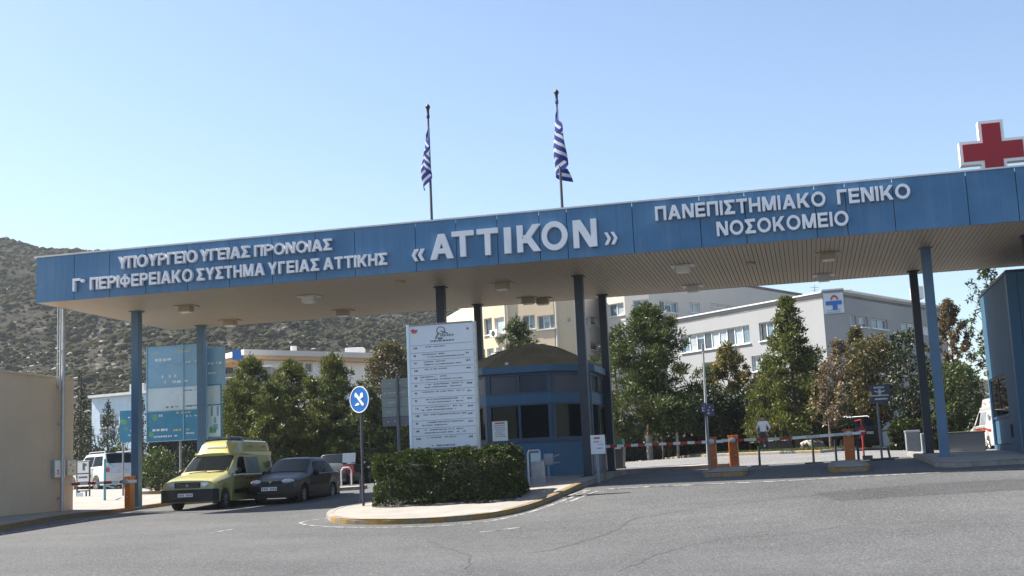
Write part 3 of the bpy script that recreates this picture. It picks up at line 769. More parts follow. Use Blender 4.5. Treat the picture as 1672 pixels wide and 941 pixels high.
for body, x0, x1 in (('Γ', 123, 134), ('ΠΕΡΙΦΕΡΕΙΑΚΟ', 151, 318), ('ΣΥΣΤΗΜΑ', 325, 435), ('ΥΓΕΙΑΣ', 441, 524), ('ΑΤΤΙΚΗΣ', 531, 634.5)):
    T = lambda x: lerp2(x, 123, 456.5, 634.5, 414); B = lambda x: lerp2(x, 123, 477, 634.5, 433.5)
    word(body, x0, x1, T(x0), B(x0), T(x1), B(x1), 'region_letters')
a = sz(139.5, 460); MB().lathe([(.05, -.18), (.05, -.08)], (a[0], 0, a[1]), 'Y', 16).build('region_letters', M['letter'], canopy)
for body, x0, x1, yt, yb in (('«', 676, 697, 408.5, 428), ('Α', 705, 743, 384, 425), ('Τ', 741, 776, 379, 421), ('Τ', 782, 816, 375, 418.5), ('Ι', 826, 837, 373, 415.5),
                             ('Κ', 847, 885.5, 369, 413), ('Ο', 887, 929, 364, 410), ('Ν', 938.5, 977, 360.5, 406), ('»', 988, 1010, 381, 401)):
    sl_ = -.088 * (x1 - x0) / 2
    word(body, x0, x1, yt - sl_ * 0, yb - sl_ * 0, yt + sl_ * .6, yb + sl_ * .6, 'hospital_name_letters', .2)
for body, x0, x1 in (('ΠΑΝΕΠΙΣΤΗΜΙΑΚΟ', 1071.5, 1348.5), ('ΓΕΝΙΚΟ', 1368, 1486.5)):
    T = lambda x: lerp2(x, 1071.5, 339.5, 1486.5, 301); B = lambda x: lerp2(x, 1071.5, 362.5, 1486.5, 325)
    word(body, x0, x1, T(x0), B(x0), T(x1), B(x1), 'university_letters')
word('ΝΟΣΟΚΟΜΕΙΟ', 1171.6, 1386, 364, 388, 345.5, 368.5, 'university_letters')

# lamps under the soffit
lamp_px = [(304, 503), (376, 526), (505, 487), (560, 510), (655, 463), (820, 466), (862, 490), (886, 491), (1115, 437), (1131, 470), (1225, 432), (1352, 417), (1345, 452)]
lamp_words = ['beige box lamp under the canopy nearest its left end', 'beige box lamp under the canopy just behind the left column pair', 'beige box lamp under the ΥΓΕΙΑΣ lettering',
              'beige box lamp above the round blue sign at the back canopy edge', 'small round fitting under the canopy just left of the big quotation mark', 'beige box lamp under the letter Ι of the large name',
              'left of two close beige box lamps behind the booth roof', 'right of two close beige box lamps behind the booth roof', 'beige box lamp under the left end of the university lettering',
              'beige box lamp below the university lettering at the back canopy edge', 'small flat fitting under the start of the ΝΟΣΟΚΟΜΕΙΟ line', 'beige box lamp under the end of the ΝΟΣΟΚΟΜΕΙΟ line', 'beige box lamp at the back canopy edge above the grey building corner']
for (px, py), lw in zip(lamp_px, lamp_words):
    s_, t_ = on_soffit(px, py - 3); t_ = min(t_, CD - .45)
    L_ = thing('ceiling_lamp', lw, 'ceiling lamp', cf(s_, t_, ZS), -CA, 'lamps under the canopy soffit')
    if 'small' in lw:
        MB().lathe([(.12, -.07), (.13, -.02), (.13, .012)], n=16).build('lamp_housing', M['soffit'], L_)
    else:
        mb = MB(); mb.box((0, 0, -.012), (.66, .5, .02)); mb.box((0, 0, -.1), (.38, .32, .16), bev=.02); mb.build('lamp_housing', M['cap'] if px % 2 else M['soffit'], L_)
        MB().box((0, -.02, -.195), (.31, .25, .03), bev=.01).build('lamp_lens', M['white'], L_)

# red cross standing on the roof
cx0, cz0 = on_plane_t(1621.5, 246.5, .9)
qq = cf(cx0, .9, cz0); ppm = FOC / (qq - EYE).dot(FWD)
cross = thing('red_cross_sign', 'large red cross with white frame standing on the canopy roof', 'cross sign', cf(cx0, .9, ZS + 1.25), -CA)
hz = cz0 - (ZS + 1.25)
def cross_poly(r, a): return [(-a, -r), (a, -r), (a, -a), (r, -a), (r, a), (a, a), (a, r), (-a, r), (-a, a), (-r, a), (-r, -a), (-a, -a)]
Rr = 51.5 / ppm; Ra = 19.5 / ppm
mb = MB(); mb.prism([(x, z + hz) for x, z in cross_poly(Rr, Ra)], .3)
mb.build('white_frame', M['white'], cross)
mb = MB(); mb.prism([(x, z + hz) for x, z in cross_poly(Rr - 5 / ppm, Ra - 5 / ppm)], .03, o=-.02); mb.build('red_face', M['red'], cross)
mb = MB()
for x in (-.18, .18): mb.tube((x, .15, -.02), (x, .15, hz - Rr + .05), .03)
mb.build('support_post', M['metal'], cross)

# flags
def flag_mat():
    m, t, b = nodes('striped_flag_cloth')
    uv = N(t, 'ShaderNodeUVMap'); sp = N(t, 'ShaderNodeSeparateXYZ'); t.links.new(uv.outputs[0], sp.inputs[0])
    U, Vv = sp.outputs[0], sp.outputs[1]
    def op(o, a, b_=None):
        n = N(t, 'ShaderNodeMath', operation=o)
        for i, v in enumerate((a, b_)):
            if v is None: continue
            if isinstance(v, bpy.types.NodeSocket): t.links.new(v, n.inputs[i])
            else: n.inputs[i].default_value = v
        return n.outputs[0]
    stripe = op('LESS_THAN', op('FRACT', op('MULTIPLY', Vv, 4.5)), .6)      # 1 = blue
    inc = op('MULTIPLY', op('LESS_THAN', U, .37), op('LESS_THAN', Vv, 5 / 9))
    cr_ = op('MAXIMUM', op('LESS_THAN', op('ABSOLUTE', op('SUBTRACT', U, .185)), .037), op('LESS_THAN', op('ABSOLUTE', op('SUBTRACT', Vv, 2.5 / 9)), .0556))
    canton = op('SUBTRACT', 1, cr_)
    blue = op('ADD', op('MULTIPLY', inc, canton), op('MULTIPLY', op('SUBTRACT', 1, inc), stripe))
    col = mixc(t, blue, (.5, .53, .62), (.012, .03, .2)); t.links.new(col, b.inputs['Base Color']); b.inputs['Roughness'].default_value = .85
    tl = N(t, 'ShaderNodeBsdfTranslucent'); t.links.new(col, tl.inputs[0]); mx = N(t, 'ShaderNodeMixShader'); mx.inputs[0].default_value = .25
    t.links.new(b.outputs[0], mx.inputs[1]); t.links.new(tl.outputs[0], mx.inputs[2]); t.links.new(mx.outputs[0], t.nodes['Material Output'].inputs[0])
    return m
M['flag'] = flag_mat()
def flagpole(bpx, tpx, label, seed, wide, htop, hlen, dirn):
    s_, zb = on_plane_t(*bpx, .35); s2, zt = on_plane_t(*tpx, .35); zb = ZS + 1.2
    p = thing('flagpole', label, 'flagpole', cf(s_, .35, zb), -CA, 'flagpoles on the canopy'); H = zt - zb
    mb = MB(); mb.tube((0, 0, 0), (0, 0, H - .1), .04, .026, 12); mb.box((0, 0, .13), (.2, .2, .03)); mb.build('pole', M['pole_dark'], p, smooth=40)
    MB().lathe([(.01, H + .0), (.06, H - .05), (.07, H - .1), (.04, H - .16), (.035, H - .3), (.045, H - .32), (.045, H - .4), (.03, H - .42)], n=14).build('finial', M['black'], p, smooth=40)
    nu, nv = 60, 46; r = random.Random(seed); V = np.zeros((nu, nv, 3)); UVs = np.zeros((nu, nv, 2))
    hoist = hlen * .55
    for i in range(nu):
        u = i / (nu - 1)
        for j in range(nv):
            v = j / (nv - 1)
            drop = (hlen - hoist) * (u ** .8) * (1.08 - .16 * v)
            z = H - htop - v * hoist - drop
            grow = (.10 + .9 * min(1, (H - htop - z) / (hlen * .8))) 
            ph = u * (8.0 + 1.5 * seed) + v * 1.6
            amp = wide * grow
            x = amp * (.42 * math.sin(ph + .6) * (u ** .5) + .16 * dirn * u) + .02 * math.sin(7 * v + seed) * u
            y = amp * .55 * math.sin(ph * .5 + 1 + v) * u ** .6 - .04
            V[i, j] = (x, y - .05 * min(1, u * 8), z); UVs[i, j] = (u, v)
    mb = MB(); mb.grid(V.tolist()); uvl = mb.bm.loops.layers.uv.new('UVMap'); mb.bm.verts.ensure_lookup_table()
    fl = UVs.reshape(-1, 2); mb.bm.verts.index_update()
    for f in mb.bm.faces:
        for l in f.loops: l[uvl].uv = fl[l.vert.index]
    mb.build('flag', M['flag'], p, smooth=180, recalc=False)
flagpole((705, 360), (699, 170), 'left flagpole on the canopy, its narrower blue and white striped flag hanging limp', 1, .46, .36, 2.15, -1)
flagpole((918, 340), (910, 146), 'right flagpole on the canopy, its wider blue and white striped flag hanging limp', 2, .7, .2, 2.45, 1)
s_, z_ = on_plane_t(1190, 316, .3)
tag(MB().lathe([(.05, 0), (.05, .12), (.09, .13), (.09, .2), (.03, .24)], n=12).build('roof_vent', M['pole_dark'], None, loc=cf(s_, .3, ZS + 1.23)), 'tiny dark vent cap on the canopy edge above the university lettering', 'vent')

# ------------------------------------------------------------------ left: wall, pipe, boxes
wallT = thing('boundary_wall', 'tall plain beige rendered wall at the left edge of the gate', 'wall', cf(-.25, 2.35), -CA)
zb = gz(*cf(0, 2.3)[:2]) - .6
top_z = at(121, 620, cf(0, 2.3).y).z
MB().box((-2.0, -9, (zb + top_z) / 2), (4.0, 18, top_z - zb), bev=.015).build('wall', M['beige_wall'], wallT)
MB().box((-2.0, -9, top_z + .02), (4.06, 18.06, .06), bev=.01).build('coping', M['beige_wall'], wallT)
mb = MB(); p0 = cf(-.1, 1.55); g0 = gz(p0.x, p0.y)
mb.tube((0, 0, g0), (0, 0, ZS + .05), .06, .06, 12)
for k in range(5): mb.box((-.06, 0, g0 + .5 + k * 1.1), (.14, .16, .05))
mb.tube((.0, -.16, g0 + 3.7), (0, -.16, ZS + .04), .03, .03, 8); mb.tube((0, -.3, g0 + 3.9), (.0, -.3, ZS + .04), .018, .018, 6)
tag(mb.build('drain_pipe', M['metal'], None, smooth=40, loc=(p0.x, p0.y, 0), rz=-CA), 'grey drain pipes running down the beige wall from the canopy end', 'pipe')
for k, (px0, px1, py0, py1, lab) in enumerate(((83, 101, 751, 781, 'larger grey electrical box with red stickers on the beige wall left of the pipe'), (103, 119, 751, 777, 'smaller grey electrical box on the beige wall right of the pipe'))):
    # wall face x' = -.25
    def onwall(px, py):
        d = ray(px, py); kk = ((O + UX * -.25 - EYE).dot(UX)) / d.dot(UX); q = EYE + d * kk; return to_st(q)[1], q.z
    t0, za = onwall(px0, py0); t1, zc = onwall(px1, py1); t0b, zb2 = onwall(px0, py1)
    bx = thing('electrical_box', lab, 'electrical box', cf(-.25, (t0 + t1) / 2, (zc + za) / 2), -CA, 'electrical boxes on the beige wall')
    w_, h_ = abs(t1 - t0), za - zb2
    mb = MB(); mb.box((.06, 0, 0), (.12, w_, h_), bev=.01); mb.build('cabinet_body', M['metal'], bx)
    MB().box((.125, 0, 0), (.012, w_ * .9, h_ * .92), bev=.004).build('lid', M['white'] if k == 0 else M['metal'], bx)
    for (yy, zz, m_) in ((-.2, -.1, 'mark_red'), (-.2, -.25, 'mark_red'), (.15, .2, 'mark_dark')) if k == 0 else ((-.15, .15, 'mark_red'), (.1, -.2, 'mark_red'), (.15, .2, 'white')):
        MB().box((.134, yy * w_, zz * h_), (.006, .14 * w_, .1 * h_)).build('sticker', M[m_], bx)

# ------------------------------------------------------------------ the octagonal gate booth
def s_for(px, t, py=690):
    lo, hi = -5, 40
    for _ in range(40):
        m_ = (lo + hi) / 2; q = cf(m_, t, 0); q.z = gz(q.x, q.y) + 1.6
        if proj(q)[0] < px: lo = m_
        else: hi = m_
    return lo
BT = 4.1
sA, sB = s_for(797, BT), s_for(903, BT)
c_ = 1.0; dd = 2.7
booth = thing('gate_booth', 'blue octagonal gatekeeper booth with glazed sides and brown pyramid roof', 'gate booth', cf((sA + sB) / 2, BT), -CA)
hw = (sB - sA) / 2
plan = [(-hw, 0), (hw, 0), (hw + c_, c_), (hw + c_, c_ + dd), (hw, 2 * c_ + dd), (-hw, 2 * c_ + dd), (-hw - c_, c_ + dd), (-hw - c_, c_)]
q = cf((sA + sB) / 2, BT + 1); zg = gz(q.x, q.y) + .12
def zpx(py, px=903): return at(px, py, cf(sB, BT).y).z
z_eave0, z_g1t, z_g1b, z_bb, z_g0t, z_g0b = zpx(606), zpx(607.5), zpx(641), zpx(655.5), zpx(657), zpx(716)
z_eave1 = zpx(595)
def ringpoly(off):
    cxy = Vector((0, c_ + dd / 2)); out = []
    for i in range(8):
        a, p, nx = Vector(plan[i - 1]), Vector(plan[i]), Vector(plan[(i + 1) % 8])
        e1 = (p - a).normalized(); e2 = (nx - p).normalized(); n1 = Vector((e1.y, -e1.x)); n2 = Vector((e2.y, -e2.x))
        bis = (n1 + n2).normalized(); out.append(p + bis * off / max(.3, bis.dot(n1)))
    return [(v.x, v.y) for v in out]
def band(name, off, z0, z1, m, parent=booth):
    return MB().prism(ringpoly(off), z1 - z0, 'Z', z0).build(name, m, parent)
band('plinth', .12, zg - .6, zg + .06, M['concrete'])
band('lower_panel', .0, zg + .06, z_g0b - .08, M['booth_blue'])
band('sill', .05, z_g0b - .08, z_g0b, M['booth_frame'])
band('middle_band', .03, z_g0t, z_g1b, M['booth_blue'])
band('ceiling_band', .0, z_g1t, z_eave0, M['booth_frame'])
band('eave_band', .16, z_eave0, z_eave1, M['booth_blue'])
mb = MB(); rp = ringpoly(.1); apex = Vector((0, c_ + dd / 2, z_eave1 + .86))
for i in range(8):
    a, b_ = rp[i], rp[(i + 1) % 8]
    pr = [(1.0, -.01), (.72, .36), (.42, .66), (.16, .82)]
    pt_ = lambda p, k: (p[0] * k, (p[1] - apex.y) * k + apex.y)
    for (k0, h0), (k1, h1) in zip(pr[:-1], pr[1:]):
        mb.face([(*pt_(a, k0), z_eave1 + h0), (*pt_(b_, k0), z_eave1 + h0), (*pt_(b_, k1), z_eave1 + h1), (*pt_(a, k1), z_eave1 + h1)])
    mb.face([(*pt_(a, .16), z_eave1 + .82), (*pt_(b_, .16), z_eave1 + .82), apex])
mb.face([(p[0], p[1], z_eave1 - .01) for p in rp[::-1]])
rf = mb.build('roof', M['booth_roof'], booth)
mb = MB()
for i in range(8): mb.path([(*pt_(rp[i], k), z_eave1 + h + .005) for k, h in pr] + [apex], .02, 6)
mb.ball(apex, (.1, .1, .06)); mb.build('roof_ridge', M['booth_roof'], rf)
MB().box((0, 0, 0), (.1, .07, .09), bev=.01).build('roof_lamp', M['white'], booth, loc=(-.35, .1, z_eave1 + .1))
for i in range(8):
    a, b_ = Vector(plan[i]), Vector(plan[(i + 1) % 8]); L_ = (b_ - a).length; ang = math.atan2(b_.y - a.y, b_.x - a.x); mid = (a + b_) / 2
    for (z0, z1, gm) in ((z_g0b, z_g0t, M['glass']), (z_g1b, z_g1t, M['navy_panel'])):
        mb = MB(); nb = 2 if L_ > 1.8 else 1
        for k in range(nb + 1):
            x = -L_ / 2 + L_ * k / nb; x += .06 if k == 0 else (-.06 if k == nb else 0)
            mb.box((x, .03, (z0 + z1) / 2), (.12 if k in (0, nb) else .07, .1, z1 - z0))
        for zz in (z0 + .025, z1 - .025): mb.box((0, .035, zz), (L_ - .1, .085, .05))
        fr = mb.build('window_frame', M['booth_frame'], booth, loc=(mid.x, mid.y, 0), rz=ang)
        MB().box((0, .05, (z0 + z1) / 2), (L_ - .1, .012, z1 - z0 - .06)).build('pane', gm, fr)
# inside of the booth: a desk, a cabinet and a chair back seen through the glass
band('blocking_core', -.7, zg, z_eave0, mat('booth_blocker', (.1, .09, .075), .8, var=.3, scale=1.2))  # added solid core keeps bright buildings from showing through, so glass reads dark
mb = MB(); mb.box((0, .45, zg + 1.0), (1.9, .3, .05)); mb.box((-.5, .45, zg + 1.35), (.5, .2, .5), bev=.05); mb.box((.35, .4, zg + 1.35), (.45, .06, .35)); mb.build('desk', M['bark'], booth)
MB().box((.55, .12, z_g0b + .72), (.75, .02, .17)).build('wall_notice', M['white'], booth)
nt_ = thing('window_notice', 'white notice with red heading stuck inside the booth window', 'notice', cf((sA + sB) / 2, BT), -CA)
MB().box((-hw + .37, -.012, z_g0b + .29), (.47, .012, .58)).build('sheet', M['white'], nt_)
mb = MB()
for k in range(7): mb.box((-hw + .37 + rnd.uniform(-.03, .03), -.021, z_g0b + .46 - k * .055), (rnd.uniform(.2, .36), .004, .014))
mb.build('print', M['mark_dark'], nt_); MB().box((-hw + .37, -.021, z_g0b + .525), (.3, .004, .04)).build('heading', M['mark_red'], nt_)

# ------------------------------------------------------------------ right-hand booth
tN = 0.; pxN = gp(1671, 741)
q = on_plane_t(1643, 445, -.2)
def fit_s(px, py, t): return on_plane_t(px, py, t)[0]
# near corner at depth Y about 32.4, far corner where the image line meets 1598
def st_at_Y(px, py, Y): return to_st(at(px, py, Y))
sN, tN = st_at_Y(1643, 445, 33.0); zN = at(1643, 445, 33.0).z
tF = tN; 
while proj(cf(sN, tF, zN))[0] > 1599.5 and tF < tN + 9: tF += .05
rb = thing('ticket_booth', 'tall weathered blue booth with a metal door at the right edge', 'booth', cf(sN, tN), -CA)
DL = tF - tN; q = cf(sN, tN); zg = gz(q.x, q.y) - .2
d0, d1 = DL * .16, DL * .16 + 1.25                      # door span along the left face (y' local)
def face_t(px, py):
    d = ray(px, py); kk = ((O + UX * sN - EYE).dot(UX)) / d.dot(UX); q = EYE + d * kk; return to_st(q)[1] - tN, q.z
ta, zta = face_t(1622, 614); tb, ztb = face_t(1646, 725); tc, _ = face_t(1625, 726); td, ztd = face_t(1641, 612)
d0, d1 = min(tb, td), max(ta, tc); zd1 = (zta + ztd) / 2; zd0 = ztb
mb = MB()
for (y0, y1, z0, z1) in ((0, d0, zg, zN), (d1, DL, zg, zN), (d0, d1, zd1, zN), (d0, d1, zg, zd0)):
    mb.box((.12, (y0 + y1) / 2, (z0 + z1) / 2), (.24, y1 - y0, z1 - z0))
mb.box((1.9, .12, (zg + zN) / 2), (3.3, .24, zN - zg)); mb.box((1.9, DL - .12, (zg + zN) / 2), (3.3, .24, zN - zg)); mb.box((3.66, DL / 2, (zg + zN) / 2), (.24, DL, zN - zg))
mb.build('wall', M['right_booth'], rb)
MB().box((1.89, DL / 2, zN + .03), (3.84, DL + .08, .07), bev=.01).build('roof', M['column_dark'], rb)
MB().box((-.012, .14, (zg + zN) / 2), (.03, .26, zN - zg - .05), bev=.008).build('corner_strip', M['booth_blue'], rb)
dr = MB().box((.09, (d0 + d1) / 2, (zd0 + zd1) / 2), (.05, d1 - d0 - .03, zd1 - zd0 - .03), bev=.006).build('door', M['right_booth'], rb)
mb = MB(); zm = zd0 + (zd1 - zd0) * .4
for (yy, zz, dy, dz) in ((d0 + .02, (zd0 + zd1) / 2, .07, zd1 - zd0), (d1 - .02, (zd0 + zd1) / 2, .07, zd1 - zd0), ((d0 + d1) / 2, zd1 - .02, d1 - d0, .07), ((d0 + d1) / 2, zm, d1 - d0, .07), ((d0 + d1) / 2, zm + .8, .05, 1.1)):
    mb.box((.05, yy, zz), (.05, dy, dz))
mb.build('door_frame', M['booth_frame'], dr)
MB().box((.055, (d0 + d1) / 2, (zm + zd1) / 2), (.02, d1 - d0 - .16, zd1 - zm - .12)).build('door_glass', M['glass_dark'], dr)
mb = MB(); mb.box((.02, d0 + .2, zm + .02), (.07, .1, .03)); mb.build('handle', M['metal'], dr)
MB().box((-.03, d1 - .1, zd1 + .22), (.08, .12, .16), bev=.02).build('door_lamp', M['soffit'], rb)
MB().box((-.03, d0 - .35, zd0 + .35), (.05, .08, .35), bev=.01).build('lock_plate', M['black'], rb)

# ------------------------------------------------------------------ buildings behind
def facade(parent, P0, P1, z0, z1, ops, m, wname='wall', dep=.22, panes=None, frames=True, split=2):
    """wall from P0 to P1 (world xy, seen from its right-hand front) with real openings; each opening gets a window and a pane"""
    P0, P1 = Vector((P0[0], P0[1], 0)), Vector((P1[0], P1[1], 0)); L = (P1 - P0).length; a = math.atan2(P1.y - P0.y, P1.x - P0.x)
    xs = sorted({0, L} | {o[0] for o in ops} | {o[1] for o in ops}); zs = sorted({z0, z1} | {o[2] for o in ops} | {o[3] for o in ops})
    xs = [x for x in xs if -1e-6 <= x <= L + 1e-6]
    mb = MB()
    for xa, xb in zip(xs[:-1], xs[1:]):
        for za, zc in zip(zs[:-1], zs[1:]):
            cx, cz = (xa + xb) / 2, (za + zc) / 2
            if any(o[0] < cx < o[1] and o[2] < cz < o[3] for o in ops): continue
            mb.face([(xa, 0, za), (xb, 0, za), (xb, 0, zc), (xa, 0, zc)])
    for (xa, xb, za, zc) in [o[:4] for o in ops]:
        mb.face([(xa, 0, za), (xa, dep, za), (xb, dep, za), (xb, 0, za)]); mb.face([(xa, 0, zc), (xb, 0, zc), (xb, dep, zc), (xa, dep, zc)])
        mb.face([(xa, 0, za), (xa, 0, zc), (xa, dep, zc), (xa, dep, za)]); mb.face([(xb, 0, za), (xb, dep, za), (xb, dep, zc), (xb, 0, zc)])
    bmesh.ops.remove_doubles(mb.bm, verts=mb.bm.verts, dist=1e-4)
    loc = P0 - parent.location; loc.z = 0
    wl = mb.build(wname, m, parent, loc=loc, rz=a)
    for i, o in enumerate(ops):
        xa, xb, za, zc = o[:4]; n = max(1, round((xb - xa) / 1.15)) if len(o) < 5 else o[4]
        mb = MB(); fw = .07
        for k in range(n + 1): mb.box((min(max(xa + (xb - xa) * k / n, xa + fw / 2), xb - fw / 2), dep - .05, (za + zc) / 2), (fw, .08, zc - za))
        for zz in (za + fw / 2, zc - fw / 2): mb.box(((xa + xb) / 2, dep - .052, zz), (xb - xa, .07, fw))
        mb.box(((xa + xb) / 2, -.04, za - .035), (xb - xa + .16, .14, .07))
        wn = mb.build('window', M['window_frame'], parent, loc=loc, rz=a)
        for k in range(n):
            x0, x1 = xa + (xb - xa) * k / n, xa + (xb - xa) * (k + 1) / n
            pm = rnd.choice(panes or ('pane_blue', 'pane_dark', 'pane_blind', 'pane_blue'))
            MB().box(((x0 + x1) / 2, dep - .02, (za + zc) / 2), (x1 - x0 - .04, .02, zc - za - .08)).build('pane', M[pm], wn)
            if rnd.random() < .35:                       # half drawn roller blind behind the glass line
                hb = (zc - za) * rnd.uniform(.25, .6)
                MB().box(((x0 + x1) / 2, dep - .035, zc - fw - hb / 2), (x1 - x0 - .1, .008, hb)).build('blind', M['pane_blind'], wn)
    return wl
def wpx(px, py, A, B):
    """hit of a photo pixel on the vertical plane through world points A,B -> (distance along AB, z)"""
    A, B = Vector((A[0], A[1], 0)), Vector((B[0], B[1], 0)); u = (B - A).normalized(); n = Vector((u.y, -u.x, 0))
    d = ray(px, py); k = (A - EYE).dot(n) / d.dot(n); q = EYE + d * k
    return (q - A).dot(u), q.z
def ops_px(A, B, lst):
    out = []
    for (x0, y0, x1, y1, *n) in lst:                   # left/top, right/bottom in photo pixels, top edge given at the left
        a = wpx(x0, y0, A, B); b_ = wpx(x1, y1, A, B); out.append((a[0], b_[0], b_[1], a[1], *n))
    return out
# grey two-wing building
C0, C1 = at(1342, 478, 85), at(1378, 480, 84.6); Lf = at(1085, 525, 98); Rt = at(1542, 504, 97)
zt = C0.z; gb = thing('grey_clinic_building', 'light grey three-storey building with a logo panel on its corner', 'building', (C0.x, C0.y, 0))
z0b = 1.0
opsL = ops_px(Lf, C0, [(1112, 550, 1225, 559, 9), (1239, 531, 1284, 548, 4), (1150, 594, 1178, 612, 2), (1227, 585, 1258, 601, 2)])
zr = (np.mean([o[2] for o in opsL[:2]]) - .1, np.mean([o[3] for o in opsL[:2]]) + .1); zr2 = (np.mean([o[2] for o in opsL[2:]]) - .1, np.mean([o[3] for o in opsL[2:]]) + .1)
opsL = [(o[0], o[1], *(zr if i < 2 else zr2), o[4]) for i, o in enumerate(opsL)]
facade(gb, Lf, C0, z0b, zt, opsL, M['grey_wall'], panes=('pane_blue', 'pane_blind', 'pane_blue', 'pane_dark'))
facade(gb, C0, C1, z0b, zt + .15, [], M['grey_wall'])
opsR = ops_px(C1, Rt, [(1388, 519, 1399, 538, 1), (1402, 520, 1418, 540, 1), (1422, 521, 1450, 541, 2), (1470, 523, 1500, 541, 2), (1506, 525, 1536, 543, 2)])
zr = [np.mean([o[k] for o in opsR]) for k in (2, 3)]; opsR = [(o[0], o[1], *zr, o[4]) for o in opsR]
facade(gb, C1, Rt, z0b, zt - .05, opsR, M['grey_wall'])
facade(gb, Rt, Rt + (Lf - C0) * .8, z0b, zt - .05, [], M['grey_wall']); facade(gb, Lf + (Rt - C1) * .8, Lf, z0b, zt, [], M['grey_wall'])
mb = MB(); bp = [Lf, C0, C1, Rt, Rt + (Lf - C0) * .8, Lf + (Rt - C1) * .8]; mb.prism([(p.x - C0.x, p.y - C0.y) for p in bp], .2, 'Z', zt - .45); mb.build('roof', M['concrete'], gb)
mb = MB()
for a, b_ in ((Lf, C0), (C0, C1), (C1, Rt)):
    v = b_ - a; mb.box(((a.x + b_.x) / 2 - C0.x, (a.y + b_.y) / 2 - C0.y, zt + .02 + (.12 if a is C0 else 0)), (math.hypot(v.x, v.y), .3, .1), rz=math.atan2(v.y, v.x))
mb.build('parapet_cap', M['cap'], gb)
# logo panel on the corner: arch, cross-bar and pedestal in blue with a red arc
uc = (C1 - C0); uc.z = 0; Lc = uc.length; uc.normalize(); nc = Vector((uc.y, -uc.x, 0)); ac = math.atan2(uc.y, uc.x)
lp = thing('corner_logo_sign', 'pale sign with blue cross and red arc emblem on the grey building corner', 'sign', C0 + nc * .06, ac)
lp.location.z = 0
zA, zB = wpx(1349, 480, C0, C1)[1], wpx(1349, 513, C0, C1)[1]
MB().box((Lc * .5, 0, (zA + zB) / 2), (Lc * .92, .06, zA - zB)).build('panel', M['board_white'], lp)
hh = zA - zB; zc = zB + hh * .5
mb = MB(); mb.box((Lc * .5, -.045, zc + .02), (Lc * .74, .03, hh * .2)); mb.box((Lc * .55, -.047, zc - hh * .12), (Lc * .22, .03, hh * .44)); mb.box((Lc * .3, -.045, zc - .05), (Lc * .2, .034, hh * .1)); mb.build('emblem', M['signblue'], lp)
mb = MB(); pv = []
for k in range(13):
    a = math.pi * k / 12; pv.append((a,))
for k in range(12):
    a0, a1 = math.pi * k / 12, math.pi * (k + 1) / 12
    for_ = [(Lc * .54 + math.cos(t) * r_ * Lc * .18, zc + hh * .16 + math.sin(t) * r_ * hh * .24) for t, r_ in ((a0, 1), (a1, 1), (a1, .6), (a0, .6))]
    mb.prism(for_, .03, o=-.06)
mb.build('emblem_arc', M['mark_red'], lp)
mb = MB()
for k in range(2):
    for j in range(7): mb.box((Lc * (.18 + .095 * j), -.036, zB + hh * (.16 - .1 * k)), (Lc * .07, .012, hh * .055))
mb.build('caption', M['board_blue'], lp)
for k, (px, py) in enumerate(((1371, 474), (1330, 472), (1498, 489))):
    q = at(px, py, 88); q.z = zt - .3
    rt = thing('roof_unit', ('grey cooling unit on the grey building roof above the logo', 'thin aerial on the grey building roof left of the logo', 'small vent box on the far right of the grey building roof')[k], ('cooling unit', 'aerial', 'vent')[k], q)
    if k == 1: mb = MB(); mb.tube((0, 0, 0), (0, 0, 1.3), .03); mb.tube((-.3, 0, 1.1), (.3, 0, 1.1), .02); mb.tube((-.2, 0, .9), (.2, 0, .9), .02); mb.build('aerial_mast', M['metal'], rt)
    else:
        MB().box((0, 0, .35), (1.6 if k == 0 else .7, .9, .9), bev=.03).build('casing', M['white'], rt)
        MB().lathe([(.3, .8), (.3, .86)], n=16).build('fan_cover', M['metal'], rt)
# cream main hospital block, stepped facets
zc_ = 16.3 + 1.6
foot = [at(700, 600, 126), at(785, 600, 106.5), at(827, 600, 103.8), at(908, 600, 101.8), at(942, 600, 102.4), at(984, 600, 108), at(992, 600, 104), at(1026, 600, 102.3), at(1066, 600, 101.5), at(1320, 600, 122)]
cb = thing('cream_hospital_block', 'cream and pale stone hospital block with faceted walls behind the booth', 'building', (foot[2].x, foot[2].y, 0))
winpx = {1: [(790, 521, 804, 546, 1), (807, 520, 824, 543.5, 1), (787, 571, 793, 590, 1), (795, 570, 807, 589, 1), (810, 568, 821, 586, 1)],
         2: [(832, 518, 851, 538, 2), (853, 516, 874, 537, 2), (877, 516.5, 907, 536, 3), (879, 562, 892, 576, 1), (902, 568, 922 - 15, 584, 1)],
         3: [(926, 519, 932, 527, 1), (914, 570, 922, 583, 1)], 4: [(957, 517, 963, 534, 1), (964, 516, 976, 533, 1), (964, 558, 978, 573, 1)],
         6: [(993, 498, 1019, 514, 2), (995, 544, 1007, 560, 1)], 7: [(1033, 491, 1060, 511, 2)], 8: [(1076, 490, 1108, 512, 3), (1125, 493, 1144, 512, 2), (1160, 495, 1222, 509, 4)]}
for i in range(9):
    A_p, B_p = foot[i], foot[i + 1]
    ops = ops_px(A_p, B_p, winpx.get(i, []))
    facade(cb, A_p, B_p, 1.0, zc_ - (1.3 if i == 0 else 0), ops, M['cream'] if i < 4 else M['pinkgrey'], panes=('pane_blue', 'pane_blind', 'pane_blind', 'pane_dark'))
mb = MB(); mb.prism([(p.x - foot[2].x, p.y - foot[2].y) for p in foot[1:] + [Vector((foot[-1].x, 160, 0)), Vector((foot[1].x, 160, 0))]], .25, 'Z', zc_ - .3); mb.build('roof', M['concrete'], cb)
mb = MB(); 
